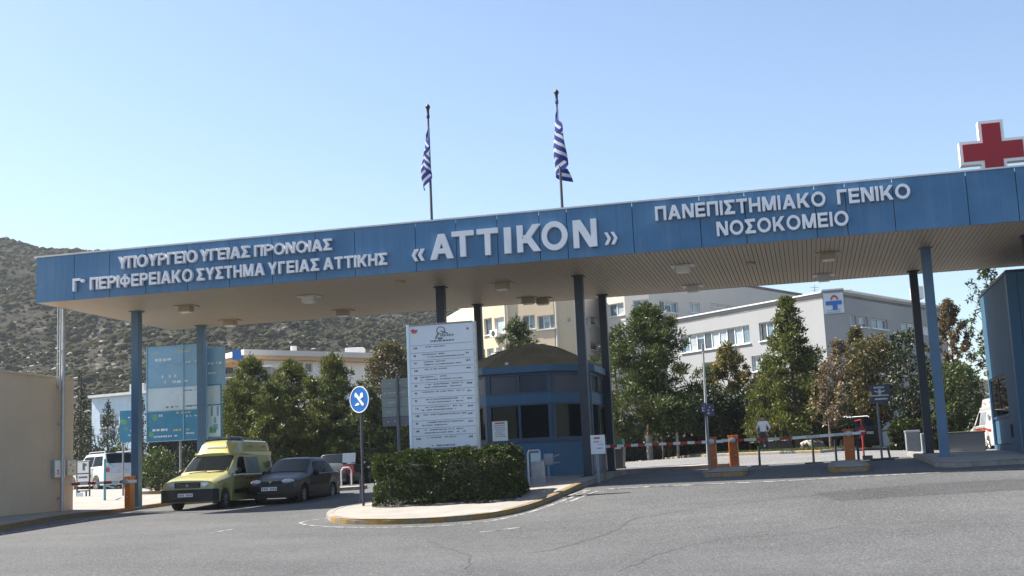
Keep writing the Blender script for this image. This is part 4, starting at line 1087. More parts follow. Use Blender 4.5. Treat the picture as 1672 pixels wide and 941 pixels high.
for px, z0_, z1_, i in ((827.5, 1, zc_, 2), (909, 1, zc_, 3)):
    a = wpx(px, 550, foot[i], foot[i + 1]); u = (foot[i + 1] - foot[i]); u.z = 0; u.normalize(); n = Vector((u.y, -u.x, 0)); p = foot[i] + u * a[0] + n * .12 - foot[2]
    mb.tube((p.x, p.y, z0_), (p.x, p.y, z1_), .09, .09, 8)
mb.build('drain_pipe', M['pinkgrey'], cb)
for k, (px, py, i) in enumerate(((812, 545, 1), (815, 588, 1))):   # air conditioners under the windows
    a = wpx(px, py, foot[i], foot[i + 1]); u = (foot[i + 1] - foot[i]); u.z = 0; u.normalize(); n = Vector((u.y, -u.x, 0)); p = foot[i] + u * a[0] + n * .25
    ac_ = thing('air_conditioner', ('upper air conditioner hung under a left window of the cream block', 'lower air conditioner hung under a left window of the cream block')[k], 'air conditioner', (p.x, p.y, a[1]), math.atan2(u.y, u.x), 'air conditioners on the cream block')
    MB().box((0, 0, 0), (.95, .4, .62), bev=.03).build('casing', M['white'], ac_); MB().lathe([(.24, -.205), (.22, -.23)], (0, 0, 0), 'Y', 16).build('fan_grille', M['dark'], ac_)
# low wide building on the left with flat roof band
A1, B1 = at(413, 572, 96), at(640, 583, 104)
lb = thing('low_villa', 'low white building with a long tan and grey flat roof band above the trees', 'building', (A1.x, A1.y, 0))
zt1 = A1.z; ztb = wpx(413, 581, A1, B1)[1]; ztc = wpx(413, 587, A1, B1)[1]
facade(lb, A1 + Vector((.6, 1.2, 0)), B1 + Vector((.6, 1.2, 0)), 1.5, ztc, ops_px(A1, B1, [(460, 590, 478, 606, 1), (482, 591, 494, 607, 1), (508, 592, 530, 610, 2), (590, 595, 600, 612, 1)]), M['white'], panes=('pane_dark', 'pane_blind'))
v = B1 - A1; L1 = math.hypot(v.x, v.y); a1 = math.atan2(v.y, v.x)
MB().box((L1 / 2 - .4, 3, (zt1 + ztb) / 2), (L1 + 1.2, 7, zt1 - ztb)).build('roof_band', M['pinkgrey'], lb, rz=a1)
MB().box((L1 / 2 - .4, 3, (ztb + ztc) / 2), (L1 + .9, 6.7, ztb - ztc)).build('roof_soffit_band', M['tan_band'], lb, rz=a1)
A2 = at(380, 572, 95.5); B2 = at(411, 573, 95.8)
v = B2 - A2; z2 = at(380, 588, 95.5).z
MB().box(((A2.x + B2.x) / 2 - A1.x, (A2.y + B2.y) / 2 - A1.y, (A2.z + z2) / 2), (math.hypot(v.x, v.y), .5, A2.z - z2)).build('blue_end_panel', M['signblue'], lb)
mb = MB(); q = at(575, 577, 103); mb.box((q.x - A1.x, q.y - A1.y + 2, zt1 + .3), (1.6, 1.2, .9), bev=.1); mb.tube((q.x - A1.x - 4.5, 5, zt1), (q.x - A1.x - 4.5, 5, zt1 + .7), .25); mb.build('roof_tank', M['cap'], lb)
# pale stone hut and grey wall left of it
q0 = at(388, 605, 92)
hut = thing('stone_house', 'small whitewashed stone house half hidden below the flat roof band', 'house', (at(412, 620, 92).x, at(412, 620, 92).y, 1.5))
zz = at(412, 601, 92).z - 1.5
mb = MB(); mb.box((.3, 2, zz / 2), (2.3, 4, zz), bev=.12); mb.box((-1.6, 2, zz / 2 - .3), (1.6, 3.6, zz - .6), bev=.1); mb.build('wall', M['stone'], hut)
MB().box((.2, 2, zz + .05), (2.5, 4.2, .12), bev=.05).build('roof', M['cap'], hut)
mb = MB(); mb.box((0, 0, 1.4), (9, .3, 2.8 + 3.2)); gw = tag(mb.build('retaining_wall', M['grey_wall'], None, loc=(at(372, 650, 84).x, at(372, 650, 84).y, 1.2)), 'plain grey wall behind the pines right of the blue boards', 'wall')
# pale blue low building behind the left column
A3, B3 = at(150, 650, 76), at(262, 629, 73.5)
pb = thing('pale_blue_pavilion', 'low pale blue panelled building behind the cypresses on the left', 'building', (A3.x, A3.y, 0))
z3 = A3.z
wl_ = facade(pb, A3, B3, 1.2, z3, ops_px(A3, B3, [(163, 677, 194, 697, 3), (200, 672, 212, 690, 1)]), M['light_blue'], panes=('pane_dark', 'pane_blue'))
facade(pb, A3 + Vector((-2.2, 8, 0)), A3, 1.2, z3, [], M['light_blue'])
v = B3 - A3; a3 = math.atan2(v.y, v.x); mb = MB(); mb.box((math.hypot(v.x, v.y) / 2, 3, z3 + .06), (math.hypot(v.x, v.y) + .3, 6.4, .16)); mb.build('roof', M['cap'], pb, rz=a3)
MB().box((1.9, 2.2, z3 + .45), (1.2, .8, .7), bev=.04).build('roof_unit', M['metal'], pb, rz=a3)

# ------------------------------------------------------------------ vehicles (front towards -y, origin on the ground under the front bumper)
class Car:
    def __init__(s, key, wheels, wr, zb):
        # key: list of (y, ztop, zbelt, w_belt, w_roof, w_bottom)
        s.key = np.array(key, float); s.wheels = wheels; s.wr = wr; s.zb = zb
    def st(s, y):
        k = s.key; return [float(np.interp(y, k[:, 0], k[:, i])) for i in range(1, 6)]
    def ring(s, y):
        zt, zbelt, wb, wr_, wl = s.st(y); zb = s.zb; za = zb
        for yc in s.wheels:
            d = abs(y - yc); Rw = s.wr * 1.17
            if d < Rw: za = max(za, s.wr + math.sqrt(Rw * Rw - d * d))
        zm = (max(za + .03, zb + .2) + zbelt) / 2
        cap = (zt - zbelt) < .12
        return [(0, zb), (wl * .72, zb), (wl * .72, za), (wl, za), (wl + .01, za + .04), (max(wl, wb) + .015, zm), (wb, zbelt - .02), (wb - .03, zbelt + .01),
                (wr_, zt - .05 if not cap else zbelt + (zt - zbelt) * .5), (wr_ - .07, zt - .012), (wr_ * .55, zt + .012), (0, zt + .018)]
    def body(s, parent, m, name='body'):
        ys = set(s.key[:, 0]); y0, y1 = s.key[0, 0], s.key[-1, 0]
        ys |= set(np.arange(y0, y1, .12))
        for yc in s.wheels:
            R_ = s.wr * 1.17
            ys |= {yc + R_ * math.sin(a) for a in np.linspace(-1.5707, 1.5707, 17)} | {yc - R_ - .003, yc + R_ + .003}
        ys = sorted(ys); mb = MB(); rows = []
        for y in ys:
            h = s.ring(y); rows.append([mb.bm.verts.new((x, y, z)) for x, z in h] + [mb.bm.verts.new((-x, y, z)) for x, z in h[-2:0:-1]])
        n = len(rows[0])
        for a, b_ in zip(rows[:-1], rows[1:]):
            for k in range(n): mb.bm.faces.new((a[k], a[(k + 1) % n], b_[(k + 1) % n], b_[k]))
        mb.bm.faces.new(rows[0]); mb.bm.faces.new(rows[-1][::-1])
        bmesh.ops.remove_doubles(mb.bm, verts=mb.bm.verts, dist=1e-4)
        return mb.build(name, m, parent, smooth=28)
    def side(s, y, k):                                   # point on the right side; k<=1: bottom..belt, 1..2 belt..roof
        r = s.ring(y)
        if k <= 1:
            seq = [r[4], r[5], r[6]]; f = k * 2; i = min(1, int(f)); f -= i; a, b_ = seq[i], seq[i + 1]
        else:
            a, b_ = r[7], r[8]; f = k - 1
        return a[0] + (b_[0] - a[0]) * f, a[1] + (b_[1] - a[1]) * f
    def side_patch(s, parent, name, m, sgn, poly, off=.008, nu=10, nv=6):
        (y0b, y1b, kb), (y0t, y1t, kt) = poly; P = []
        for i in range(nu + 1):
            row = []
            for j in range(nv + 1):
                f = j / nv; k = kb + (kt - kb) * f; ya = y0b + (y0t - y0b) * f; yb = y1b + (y1t - y1b) * f; y = ya + (yb - ya) * i / nu
                x, z = s.side(y, k); row.append((sgn * (x + off), y, z + off * .3))
            P.append(row)
        mb = MB(); mb.grid(P); bmesh.ops.solidify(mb.bm, geom=mb.bm.faces[:], thickness=.004)
        return mb.build(name, m, parent, smooth=40)
    def top_patch(s, parent, name, m, yb, yt, fx0=.93, fx1=.93, off=.012, curve=.0):
        P = []
        for i in range(11):
            row = []; f = i / 10; y = yb + (yt - yb) * f; r = s.ring(y); fx = fx0 + (fx1 - fx0) * f
            prof = [(-r[8][0], r[8][1]), (-r[9][0], r[9][1]), (-r[10][0], r[10][1]), (0, r[11][1]), r[10], r[9], r[8]]
            px_ = [p[0] for p in prof]; pz = [p[1] for p in prof]
            for j in range(13):
                x = (j / 6 - 1) * r[8][0] * fx; row.append((x, y, float(np.interp(x, px_, pz)) + off))
            P.append(row)
        mb = MB(); mb.grid(P); return mb.build(name, m, parent, smooth=50)
def wheel(parent, x, y, r, wd, sgn):
    t = MB().lathe([(r * .62, -wd / 2), (r * .9, -wd / 2), (r, -wd * .3), (r, wd * .3), (r * .9, wd / 2), (r * .62, wd / 2)], axis='X', n=28).build('wheel', M['rubber'], parent, smooth=35, loc=(x, y, r))
    mb = MB(); e = sgn * wd * .42
    mb.lathe([(.02, e + sgn * .02), (r * .16, e + sgn * .02), (r * .2, e), (r * .55, e - sgn * .02), (r * .64, e + sgn * .012), (r * .64, e - sgn * .1)], axis='X', n=28)
    for k in range(8):
        a = k * math.pi / 4; mb.tube((e + sgn * .008, math.cos(a) * r * .18, math.sin(a) * r * .18), (e + sgn * .0, math.cos(a) * r * .58, math.sin(a) * r * .58), .022, .03, 5)
    mb.build('rim', M['rim'], t, smooth=35)
    return t
def wheels(c, parent, trk, wd):
    for y in c.wheels:
        for sg in (-1, 1): wheel(parent, sg * (trk / 2), y, c.wr, wd, sg)
def plate(parent, y, z, w_=.52, h=.115, rz=0):
    p = MB().box((0, 0, 0), (w_, .012, h), bev=.003).build('number_plate', M['plate'], parent, loc=(0, y, z))
    mb = MB(); x = -w_ * .4
    for k in range(7):
        if k != 3: mb.box((x, -.008 if y < 1 else .008, 0), (.036, .004, h * .55))
        x += w_ * .8 / 6
    mb.build('plate_characters', M['mark_dark'], p)
def mirror(parent, x, y, z, sg, m):
    mb = MB(); mb.ball((x + sg * .12, y, z + .02), (.1, .055, .1), 2); mb.tube((x - sg * .03, y + .03, z - .04), (x + sg * .08, y, z), .025); mb.build('side_mirror', m, parent, smooth=60)

def make_van(name, label, loc, rz, paint, ambulance=True, group=None):
    root = thing(name, label, 'ambulance', loc, rz, group)
    c = Car([(0, .72, .70, .80, .74, .80), (.06, .93, .86, .88, .82, .86), (.35, 1.03, .93, .92, .84, .89), (1.12, 1.19, 1.06, .93, .84, .89), (1.16, 1.22, 1.07, .93, .84, .89),
             (1.92, 1.78, 1.12, .93, .76, .89), (2.15, 1.85, 1.12, .93, .77, .89), (4.55, 1.87, 1.12, .93, .78, .89), (4.68, 1.80, 1.1, .91, .76, .87), (4.72, 1.6, 1.08, .89, .74, .86)], (.88, 3.75), .32, .26)
    c.body(root, paint)
    c.top_patch(root, 'windscreen', M['carglass'], 1.2, 1.88, .97, .93)
    for sg in (-1, 1):
        c.side_patch(root, 'side_window', M['carglass'], sg, ((1.62, 2.42, 1.02), (2.02, 2.42, 1.86)), .01)
        if ambulance: c.side_patch(root, 'frosted_window', M['pane_blind'], sg, ((2.55, 3.5, 1.04), (2.55, 3.5, 1.84)), .01)
        else: c.side_patch(root, 'rear_side_window', M['carglass'], sg, ((2.55, 3.5, 1.04), (2.55, 3.5, 1.84)), .01)
        d = c.side_patch(root, 'door', paint, sg, ((1.38, 2.48, .12), (1.38, 2.48, 1.0)), .008)
        MB().box((sg * .955, 2.32, .98), (.03, .16, .04), bev=.008).build('handle', M['black'], d)
        d = c.side_patch(root, 'sliding_door', paint, sg, ((2.52, 3.4, .35), (2.52, 3.55, 1.0)), .008)
        MB().box((sg * .955, 2.66, .98), (.03, .16, .04), bev=.008).build('handle', M['black'], d)
        c.side_patch(root, 'side_moulding', M['bumper'], sg, ((1.4, 3.2, .2), (1.4, 3.2, .34)), .022)
        mirror(root, sg * .93, 1.55, 1.22, sg, M['black'])
        h = MB().box((0, 0, 0), (.4, .16, .24), bev=.05).build('headlight', M['lamp'], root, smooth=40, loc=(sg * .63, .1, .79), rz=sg * .32)
        MB().box((sg * .2, .06, 0), (.1, .12, .19), bev=.03).build('indicator', M['lamp_red'] if ambulance else M['lamp_amber'], h, smooth=40)
        MB().box((sg * .80, 4.7, 1.0), (.1, .06, .5), bev=.02).build('tail_light', M['lamp_red'], root)
    mb = MB(); mb.box((0, .035, .80), (.9, .07, .21), bev=.02); mb.build('grille', M['black'], root)
    mb = MB()
    for k in range(4): mb.box((0, .0, .745 + .037 * k), (.8, .03, .008))
    mb.lathe([(.055, -.04), (.05, .0)], (0, .02, .81), 'Y', 16); mb.build('grille_trim', M['chrome'], root)
    mb = MB(); mb.prism([(-.93, .35), (-.9, -.04), (-.55, -.13), (.55, -.13), (.9, -.04), (.93, .35)], .4, 'Z', .28); mb.build('bumper', M['bumper'], root, smooth=30)
    MB().box((0, -.135, .36), (.9, .02, .1), bev=.01).build('air_intake', M['black'], root)
    plate(root, -.142, .5)
    mb = MB(); mb.tube((-.5, 1.08, 1.21), (.1, 1.14, 1.25), .014); mb.tube((.15, 1.08, 1.21), (.7, 1.16, 1.24), .014); mb.build('wiper', M['black'], root)
    wheels(c, root, 1.6, .2)
    MB().box((0, 4.735, .5), (1.7, .12, .3), bev=.04).build('rear_bumper', M['bumper'], root)
    if ambulance:
        rt = Car([(1.85, 1.84, 1.80, .66, .60, .66), (2.3, 2.2, 1.85, .76, .66, .78), (2.55, 2.28, 1.85, .77, .70, .79), (4.5, 2.28, 1.85, .78, .70, .79), (4.68, 2.2, 1.85, .76, .68, .78)], (), .1, 1.76)
        rt.body(root, paint, 'raised_roof')
        mb = MB(); mb.box((0, 2.75, 2.33), (1.25, .3, .09), bev=.03); mb.box((-.38, 2.75, 2.36), (.36, .26, .1), bev=.04); mb.box((.38, 2.75, 2.36), (.36, .26, .1), bev=.04); mb.build('beacon_bar', M['pane_dark'], root, smooth=40)
        mb = MB()
        for k in range(9): mb.box((-.32 + .08 * k, 2.09 - .02, 2.045), (.055, .012, .085 + .02 * (k % 2)), rx=-.85)
        mb.build('roof_lettering', M['mark_dark'], root)
        for sg in (-1, 1):
            mb = MB()
            mb.box((sg * .775, 3.1, 2.07), (.012, .24, .05)); mb.box((sg * .775, 4.1, 2.07), (.012, .2, .05)); mb.build('roof_side_mark', M['mark_red'], root)
            c.side_patch(root, 'orange_stripe', M['lamp_amber'], sg, ((1.5, 3.5, .80), (1.5, 3.5, .87)), .018)
            mb = MB(); mb.box((sg * .905, 4.2, 1.45), (.012, .3, .22)); mb.build('emblem', M['mark_dark'], root)
        MB().tube((-.5, 2.25, 1.8), (-.5, 2.25, 2.0), .01).build('aerial', M['black'], root)
    return root
def make_sedan(name, label, loc, rz, paint, group=None, hatch=False, suv=False):
    root = thing(name, label, 'car', loc, rz, group)
    if suv:
        key = [(0, .85, .82, .78, .7, .78), (.06, 1.02, .96, .86, .8, .86), (.4, 1.12, 1.04, .92, .82, .9), (1.25, 1.2, 1.1, .93, .82, .9), (1.3, 1.22, 1.11, .93, .82, .9), (1.95, 1.74, 1.14, .93, .72, .9), (2.2, 1.8, 1.14, .93, .73, .9),
               (4.2, 1.78, 1.16, .92, .72, .89), (4.5, 1.2, 1.14, .9, .78, .88), (4.58, .9, .88, .86, .76, .86)]
        wl, wr_, zb, cw, rf = (.85, 3.6), .36, .3, (1.34, 1.93), (4.22, 4.46)
    elif hatch:
        key = [(0, .62, .6, .68, .62, .7), (.06, .72, .68, .76, .7, .76), (.4, .84, .78, .8, .72, .79), (1.1, .97, .88, .81, .72, .8), (1.14, .98, .89, .81, .72, .8), (1.85, 1.4, .93, .81, .6, .8), (2.1, 1.45, .93, .81, .61, .8),
               (3.3, 1.43, .95, .8, .6, .79), (3.75, .98, .94, .78, .66, .77), (3.85, .7, .66, .74, .64, .75)]
        wl, wr_, zb, cw, rf = (.75, 3.15), .29, .2, (1.18, 1.83), (3.32, 3.72)
    else:
        key = [(0, .60, .58, .64, .58, .66), (.05, .70, .66, .74, .68, .75), (.35, .82, .75, .80, .72, .79), (1.05, .955, .86, .82, .73, .81), (1.10, .97, .87, .82, .73, .81), (1.82, 1.40, .92, .82, .60, .81), (2.1, 1.455, .93, .82, .61, .81),
               (3.0, 1.45, .95, .815, .60, .8), (3.28, 1.38, .96, .81, .6, .8), (3.56, 1.08, .97, .80, .68, .79), (3.9, 1.04, .95, .77, .7, .77), (3.97, .75, .7, .73, .66, .74)]
        wl, wr_, zb, cw, rf = (.78, 3.22), .295, .2, (1.14, 1.8), (3.3, 3.58)
    c = Car(key, wl, wr_, zb); c.body(root, paint)
    c.top_patch(root, 'windscreen', M['carglass'], cw[0], cw[1], .96, .94)
    c.top_patch(root, 'rear_window', M['carglass'], rf[0], rf[1], .93, .92)
    yA, yB = cw[1] + .05, rf[0] - .12; ym = (yA + yB) / 2 + .1
    for sg in (-1, 1):
        c.side_patch(root, 'front_side_window', M['carglass'], sg, ((cw[0] + .42, ym - .03, 1.03), (yA, ym - .03, 1.84)), .01)
        c.side_patch(root, 'rear_side_window', M['carglass'], sg, ((ym + .04, yB + .18, 1.03), (ym + .04, yB - .05, 1.84)), .01)
        for (a, b_) in ((wl[0] + wr_ * 1.35, ym), (ym + .012, wl[1] - wr_ * .55)):
            d = c.side_patch(root, 'door', paint, sg, ((a, b_ if b_ == ym else b_ - .22, .1), (a, b_ + (0 if b_ == ym else .05), 1.0)), .007)
            x, z = c.side(b_ - .14, .88); MB().box((sg * (x + .02), b_ - .16, z), (.03, .15, .03), bev=.008).build('handle', paint, d)
        c.side_patch(root, 'side_moulding', M['bumper'], sg, ((wl[0] + wr_ * 1.4, wl[1] - wr_ * 1.35, .4), (wl[0] + wr_ * 1.4, wl[1] - wr_ * 1.35, .5)), .02)
        x, z = c.side(cw[0] + .45, 1.1); mirror(root, sg * x, cw[0] + .42, z, sg, paint if not hatch else M['bumper'])
        zf = key[2][1] - .12
        h = MB().ball((0, 0, 0), (.2, .13, .085), 3).build('headlight', M['lamp'], root, smooth=60, loc=(sg * (key[2][3] - .26), .11, zf), rz=sg * .35)
        MB().ball((sg * .14, .05, .01), (.07, .08, .055), 2).build('indicator', M['lamp_amber'], h, smooth=60)
        MB().box((sg * (key[-2][3] - .12), key[-1][0] - .035, key[-2][2] - .14), (.24, .1, .2), bev=.03).build('tail_light', M['lamp_red'], root, smooth=40)
    zf = key[2][1] - .13
    g = MB().box((0, .03, zf), (.62, .06, .09), bev=.02).build('grille', M['black'], root); mb = MB(); mb.lathe([(.045, -.02), (.04, .0)], (0, -.0, zf + .01), 'Y', 16); mb.box((0, -.004, zf + .04), (.5, .012, .012)); mb.build('grille_trim', M['chrome'], g)
    wv = key[2][3]
    mb = MB(); mb.prism([(-wv, .3), (-wv + .06, 0), (-.45, -.1), (.45, -.1), (wv - .06, 0), (wv, .3)], .24, 'Z', zf - .37); mb.build('bumper', paint, root, smooth=30)
    mb = MB(); mb.box((0, -.08, zf - .3), (.8, .06, .1), bev=.01); mb.build('air_intake', M['black'], root); plate(root, -.108, zf - .2)
    mb = MB(); mb.box((0, key[-1][0] - .02, zf - .26), (2 * wv - .12, .14, .26), bev=.05); mb.build('rear_bumper', paint if not hatch else M['bumper'], root, smooth=40); plate(root, key[-1][0] + .055, zf - .02)
    wheels(c, root, 2 * wv - .2, .185)
    MB().tube((.3, cw[1] + .2, key[6][1]), (.33, cw[1] + .45, key[6][1] + .35), .006).build('aerial', M['black'], root)
    if suv:
        mb = MB()
        for sg in (-1, 1): mb.path([(sg * .66, 2.2, 1.8), (sg * .66, 2.3, 1.87), (sg * .66, 4.0, 1.86), (sg * .66, 4.1, 1.79)], .02)
        mb.build('roof_rail', M['metal'], root)
    return root
LANE = -CA
def put(px, py): q = gp(px, py); return q
vanq = gp(306, 835)
van = make_van('ambulance_van', 'pale yellow ambulance van with raised roof parked beside the left columns', (vanq.x, vanq.y, vanq.z + .005), LANE, M['yellow_van'])
sq = gp(442, 825)
sedan = make_sedan('parked_car', 'dark charcoal saloon car parked beside the yellow ambulance', (sq.x, sq.y, sq.z + .005), LANE, M['charcoal'])
def back_of(c, L): return c
van.scale = (.95, .95, .94)
q = gY(541, 57); small = make_sedan('parked_car', 'olive grey car seen from behind beyond the charcoal saloon', (q.x + .8, q.y + 3.8, q.z), LANE + math.pi, M['greygreen'], hatch=True)
q = gY(187, 58.5); wcar = make_sedan('parked_car', 'white car with dark tailgate behind the left barrier', (q.x - 2.6, q.y + 3.4, q.z), math.pi + .72, M['white_van'], suv=True)
q = gY(1417, 60); suv = make_sedan('parked_car', 'black off-road car with roof rails beyond the right barrier', (q.x - 2.1, q.y + 4.2, q.z), math.pi + .6, M['blackpaint'], suv=True); suv.scale = (.94, .94, .94)
q = gY(140, 66); wc2 = make_sedan('parked_car', 'white car mostly hidden behind the sign frames at the left gate', (q.x, q.y + 3, q.z), LANE + math.pi, M['white_van'], hatch=True)
q = gY(618, 60); dcar = make_sedan('parked_car', 'dark car half hidden behind the left end of the hedge', (q.x, q.y, q.z), R(60), M['blackpaint'])
q = gY(1672, 52); rv = make_van('ambulance_van', 'white and red ambulance van half hidden behind the right booth', (q.x + .35, q.y + 4.7, q.z), LANE + math.pi + .1, M['white_van'])
c_ = Car([(0, .72, .70, .80, .74, .80), (1.16, 1.22, 1.07, .93, .84, .89), (1.92, 1.78, 1.12, .93, .76, .89), (4.72, 1.82, 1.08, .92, .74, .89)], (.88, 3.75), .32, .26)
for sg in (-1, 1): c_.side_patch(rv, 'red_stripe', M['redpaint'], sg, ((2.0, 4.6, .62), (2.0, 4.6, .78)), .03)
MB().box((0, 4.74, .95), (1.6, .03, .28)).build('red_rear_band', M['redpaint'], rv)

# ------------------------------------------------------------------ the hedge, sign and boards on the island
hq0, hq1 = gp(604, 832), gp(858, 812)
hm = gp(735, 833)
hs, ht = to_st(hm)
hs0, hs1 = to_st(gp(603, 836))[0], None
hs -= .22; pxm = FOC / (hm - EYE).dot(FWD); HL = 255 / pxm; HH = 84 / pxm; HD = 1.9
hedge = thing('clipped_hedge', 'dense clipped green hedge on the traffic island under the white board', 'hedge', cf(hs, ht + HD / 2, gz(*cf(hs, ht + 1)[:2]) + .1), -CA - .02)
hg = lambda x, y: np.zeros_like(x)
hedge_mesh(hedge, HL, HD, HH, 40000, .068, 5, LF['hedge'], .13)
MB().box((0, 0, HH * .42), (HL * .8, HD * .62, HH * .72), bev=.3).build('branch_core', M['dark'], hedge)
bq = gp(726, 832); bs, bt = to_st(bq); bt += HD * .45
def board_px(x0, y0, x1, y1, t):                          # photo box on the plane at depth t -> s0,z0,s1,z1 (centre lines)
    a = on_plane_t(x0, (y0 + y1) / 2, t); b_ = on_plane_t(x1, (y0 + y1) / 2, t); c = on_plane_t((x0 + x1) / 2, y0, t); d = on_plane_t((x0 + x1) / 2, y1, t)
    return a[0], d[1], b_[0], c[1]
s0, z0, s1, z1 = board_px(671.5, 528.5, 776, 733, bt)
bw, bh = s1 - s0, z1 - z0
bd = thing('information_board', 'tall white hospital directory board on posts rising out of the hedge', 'board', cf((s0 + s1) / 2, bt, z0), -CA)
MB().box((0, 0, bh / 2), (bw, .06, bh)).build('panel', M['board_white'], bd)
gq = gz(*cf((s0 + s1) / 2, bt)[:2])
for sg in (-1, 1): MB().box((sg * (bw / 2 + .035), .02, (bh + gq - z0) / 2), (.07, .14, bh - (gq - z0) + .02), bev=.008).build('post', M['light_blue'] if sg < 0 else M['metal'], bd)
mb = MB()
for zz in (.02, bh - .0): mb.box((0, 0, zz), (bw, .09, .04))
zs_ = [.875 - .058 * k for k in range(15)]
for k in range(13): mb.box((0, -.033, bh * (.835 - .0605 * k)), (bw * .98, .006, .008))
mb.build('divider', M['steel_grey'], bd)
def text_rows(parent, rows, y, m, name='printed_text', seed=0):
    """rows of short ink dashes: (x0,x1,z,height,density)"""
    r = random.Random(seed); mb = MB()
    for x0, x1, z, h, dn in rows:
        x = x0
        while x < x1:
            w_ = r.uniform(.35, 1.5) * h
            if r.random() < dn: mb.box((x + w_ / 2, y, z + r.uniform(-.06, .06) * h), (w_, .004, h * r.uniform(.6, 1.0)))
            x += w_ + r.uniform(.15, .5) * h
    return mb.build(name, m, parent)
rows = [(-bw * .17, bw * .2, bh * .862, .05, .95)]
r_ = random.Random(4)
for k in range(13):
    zt_ = bh * (.835 - .0605 * k)
    for j in range(2 if k % 3 else 1):
        x0 = -bw * r_.uniform(.25, .36); x1 = bw * r_.choice((.05, .18, .3, .34)); rows.append((x0, x1, zt_ - .05 - .07 * j, .028, .86))
    if r_.random() < .6: rows.append((bw * .38, bw * .43, zt_ - .07, .045, 1))
    rows.append((-bw * .44, -bw * .41, zt_ - .07, .055, 1))
rows += [(-bw * .2, bw * .14, bh * .012 + .05, .04, .9), (-bw * .42, -bw * .33, .06, .03, .9), (bw * .32, bw * .37, .06, .03, .9)]
text_rows(bd, rows, -.034, M['mark_dark'], seed=3)
mb = MB(); lz = bh * .935
for k in range(20):
    a0, a1 = 2 * math.pi * k / 20, 2 * math.pi * (k + 1) / 20
    mb.prism([(math.cos(t) * q_ * .12, lz + .03 + math.sin(t) * q_ * .1) for t, q_ in ((a0, 1), (a1, 1), (a1, .78), (a0, .78))], .006, o=-.037)
mb.box((-.1, -.034, lz - .1), (.04, .006, .18), ry=.5); mb.box((.09, -.034, lz - .02), (.2, .006, .03), ry=.4)
for k in range(8): mb.box((.0 + .045 * k, -.034, lz - .1), (.028, .006, .035 + .015 * (k % 3)))
mb.box((-.02, -.034, lz - .17), (.12, .006, .05)); mb.build('round_logo', M['mark_dark'], bd)
mb = MB(); mb.box((-bw * .42, -.034, bh * .955), (.17, .006, .05)); mb.box((-bw * .42, -.034, bh * .94), (.12, .006, .03)); mb.box((-bw * .44, -.034, bh * .966), (.05, .006, .03)); mb.lathe([(.03, -.037), (.03, -.031)], (bw * .42, 0, bh * .945), 'Y', 10); mb.build('red_emblem', M['mark_red'], bd)

sgq = gp(592, 835)
rs = thing('round_road_sign', 'round blue road sign with white crossed emblem on the island nose', 'road sign', (sgq.x, sgq.y, sgq.z + .11), -.66)
pp = FOC / (sgq - EYE).dot(FWD); zc = (835 - 660) / pp; rad = 22.5 / pp
MB().tube((0, .04, -.05), (0, .04, zc + rad * .7), .035, .035, 12).build('pole', M['pole_dark'], rs, smooth=40)
dsc = MB().lathe([(rad * .98, .012), (rad * .98, -.012)], (0, 0, zc), 'Y', 40).build('disc', M['signblue'], rs); dsc.scale = (1, 1, 1)
rg = MB()
for k in range(40):
    a0, a1 = 2 * math.pi * k / 40, 2 * math.pi * (k + 1) / 40
    rg.prism([(math.cos(t) * q_ * rad * .98, zc + math.sin(t) * q_ * rad * .98) for t, q_ in ((a0, 1.0), (a1, 1.0), (a1, .93), (a0, .93))], .006, o=-.019)
rg.build('white_ring', M['white'], dsc)
mb = MB(); e = rad * .9
for poly in ([(-.5, .52), (-.36, .58), (-.02, .22), (.12, .0), (.5, -.36), (.52, -.5), (.3, -.52), (-.02, -.14), (-.3, .18), (-.5, .22)], [(.04, .16), (.16, .52), (.42, .54), (.46, .2), (.2, .06), (.1, .04)], [(-.52, -.5), (-.44, -.38), (-.24, -.26), (-.04, -.3), (.02, -.42), (-.2, -.48)]):
    mb.prism([(x * e, zc + z * e) for x, z in poly], .006, o=-.019)
mb.build('emblem', M['white'], dsc)
tag(MB().lathe([(.09, 0), (.09, .05), (.05, .1), (.05, .62), (.02, .66)], n=14).build('bollard', M['pole_dark'], None, smooth=40, loc=gp(593.5, 829) + Vector((-.12, .6, .1))), 'short dark bollard just behind the round blue sign pole', 'bollard')

# grey board behind the hedge
gq_ = gY(655, 40); ss, tt = to_st(gq_)
s0, z0, s1, z1 = board_px(624, 618, 672, 696, tt)
gbd = thing('direction_board', 'small grey green direction board left of the tall white board', 'board', cf((s0 + s1) / 2, tt, z0), -CA)
for k in range(5):
    zz0 = (z1 - z0) * k / 5; MB().box((0, 0, zz0 + (z1 - z0) / 10), (s1 - s0, .05, (z1 - z0) / 5 - .015)).build('slat_panel', M['board_grey'] if k > 2 else M['steel_grey'] if k == 0 else M['board_grey'], gbd)
MB().tube((.05, -.07, gq_.z - z0), (.05, -.07, z1 - z0 + .08), .05, .05, 12).build('post', M['steel_grey'], gbd, smooth=40)
text_rows(gbd, [(-(s1 - s0) * .42 + (.0 if k % 2 else .1), (s1 - s0) * .1 + .2 * (k % 2), (z1 - z0) * (.1 + .2 * k), .05, .5) for k in range(5)], -.028, M['mark_white'], seed=9)

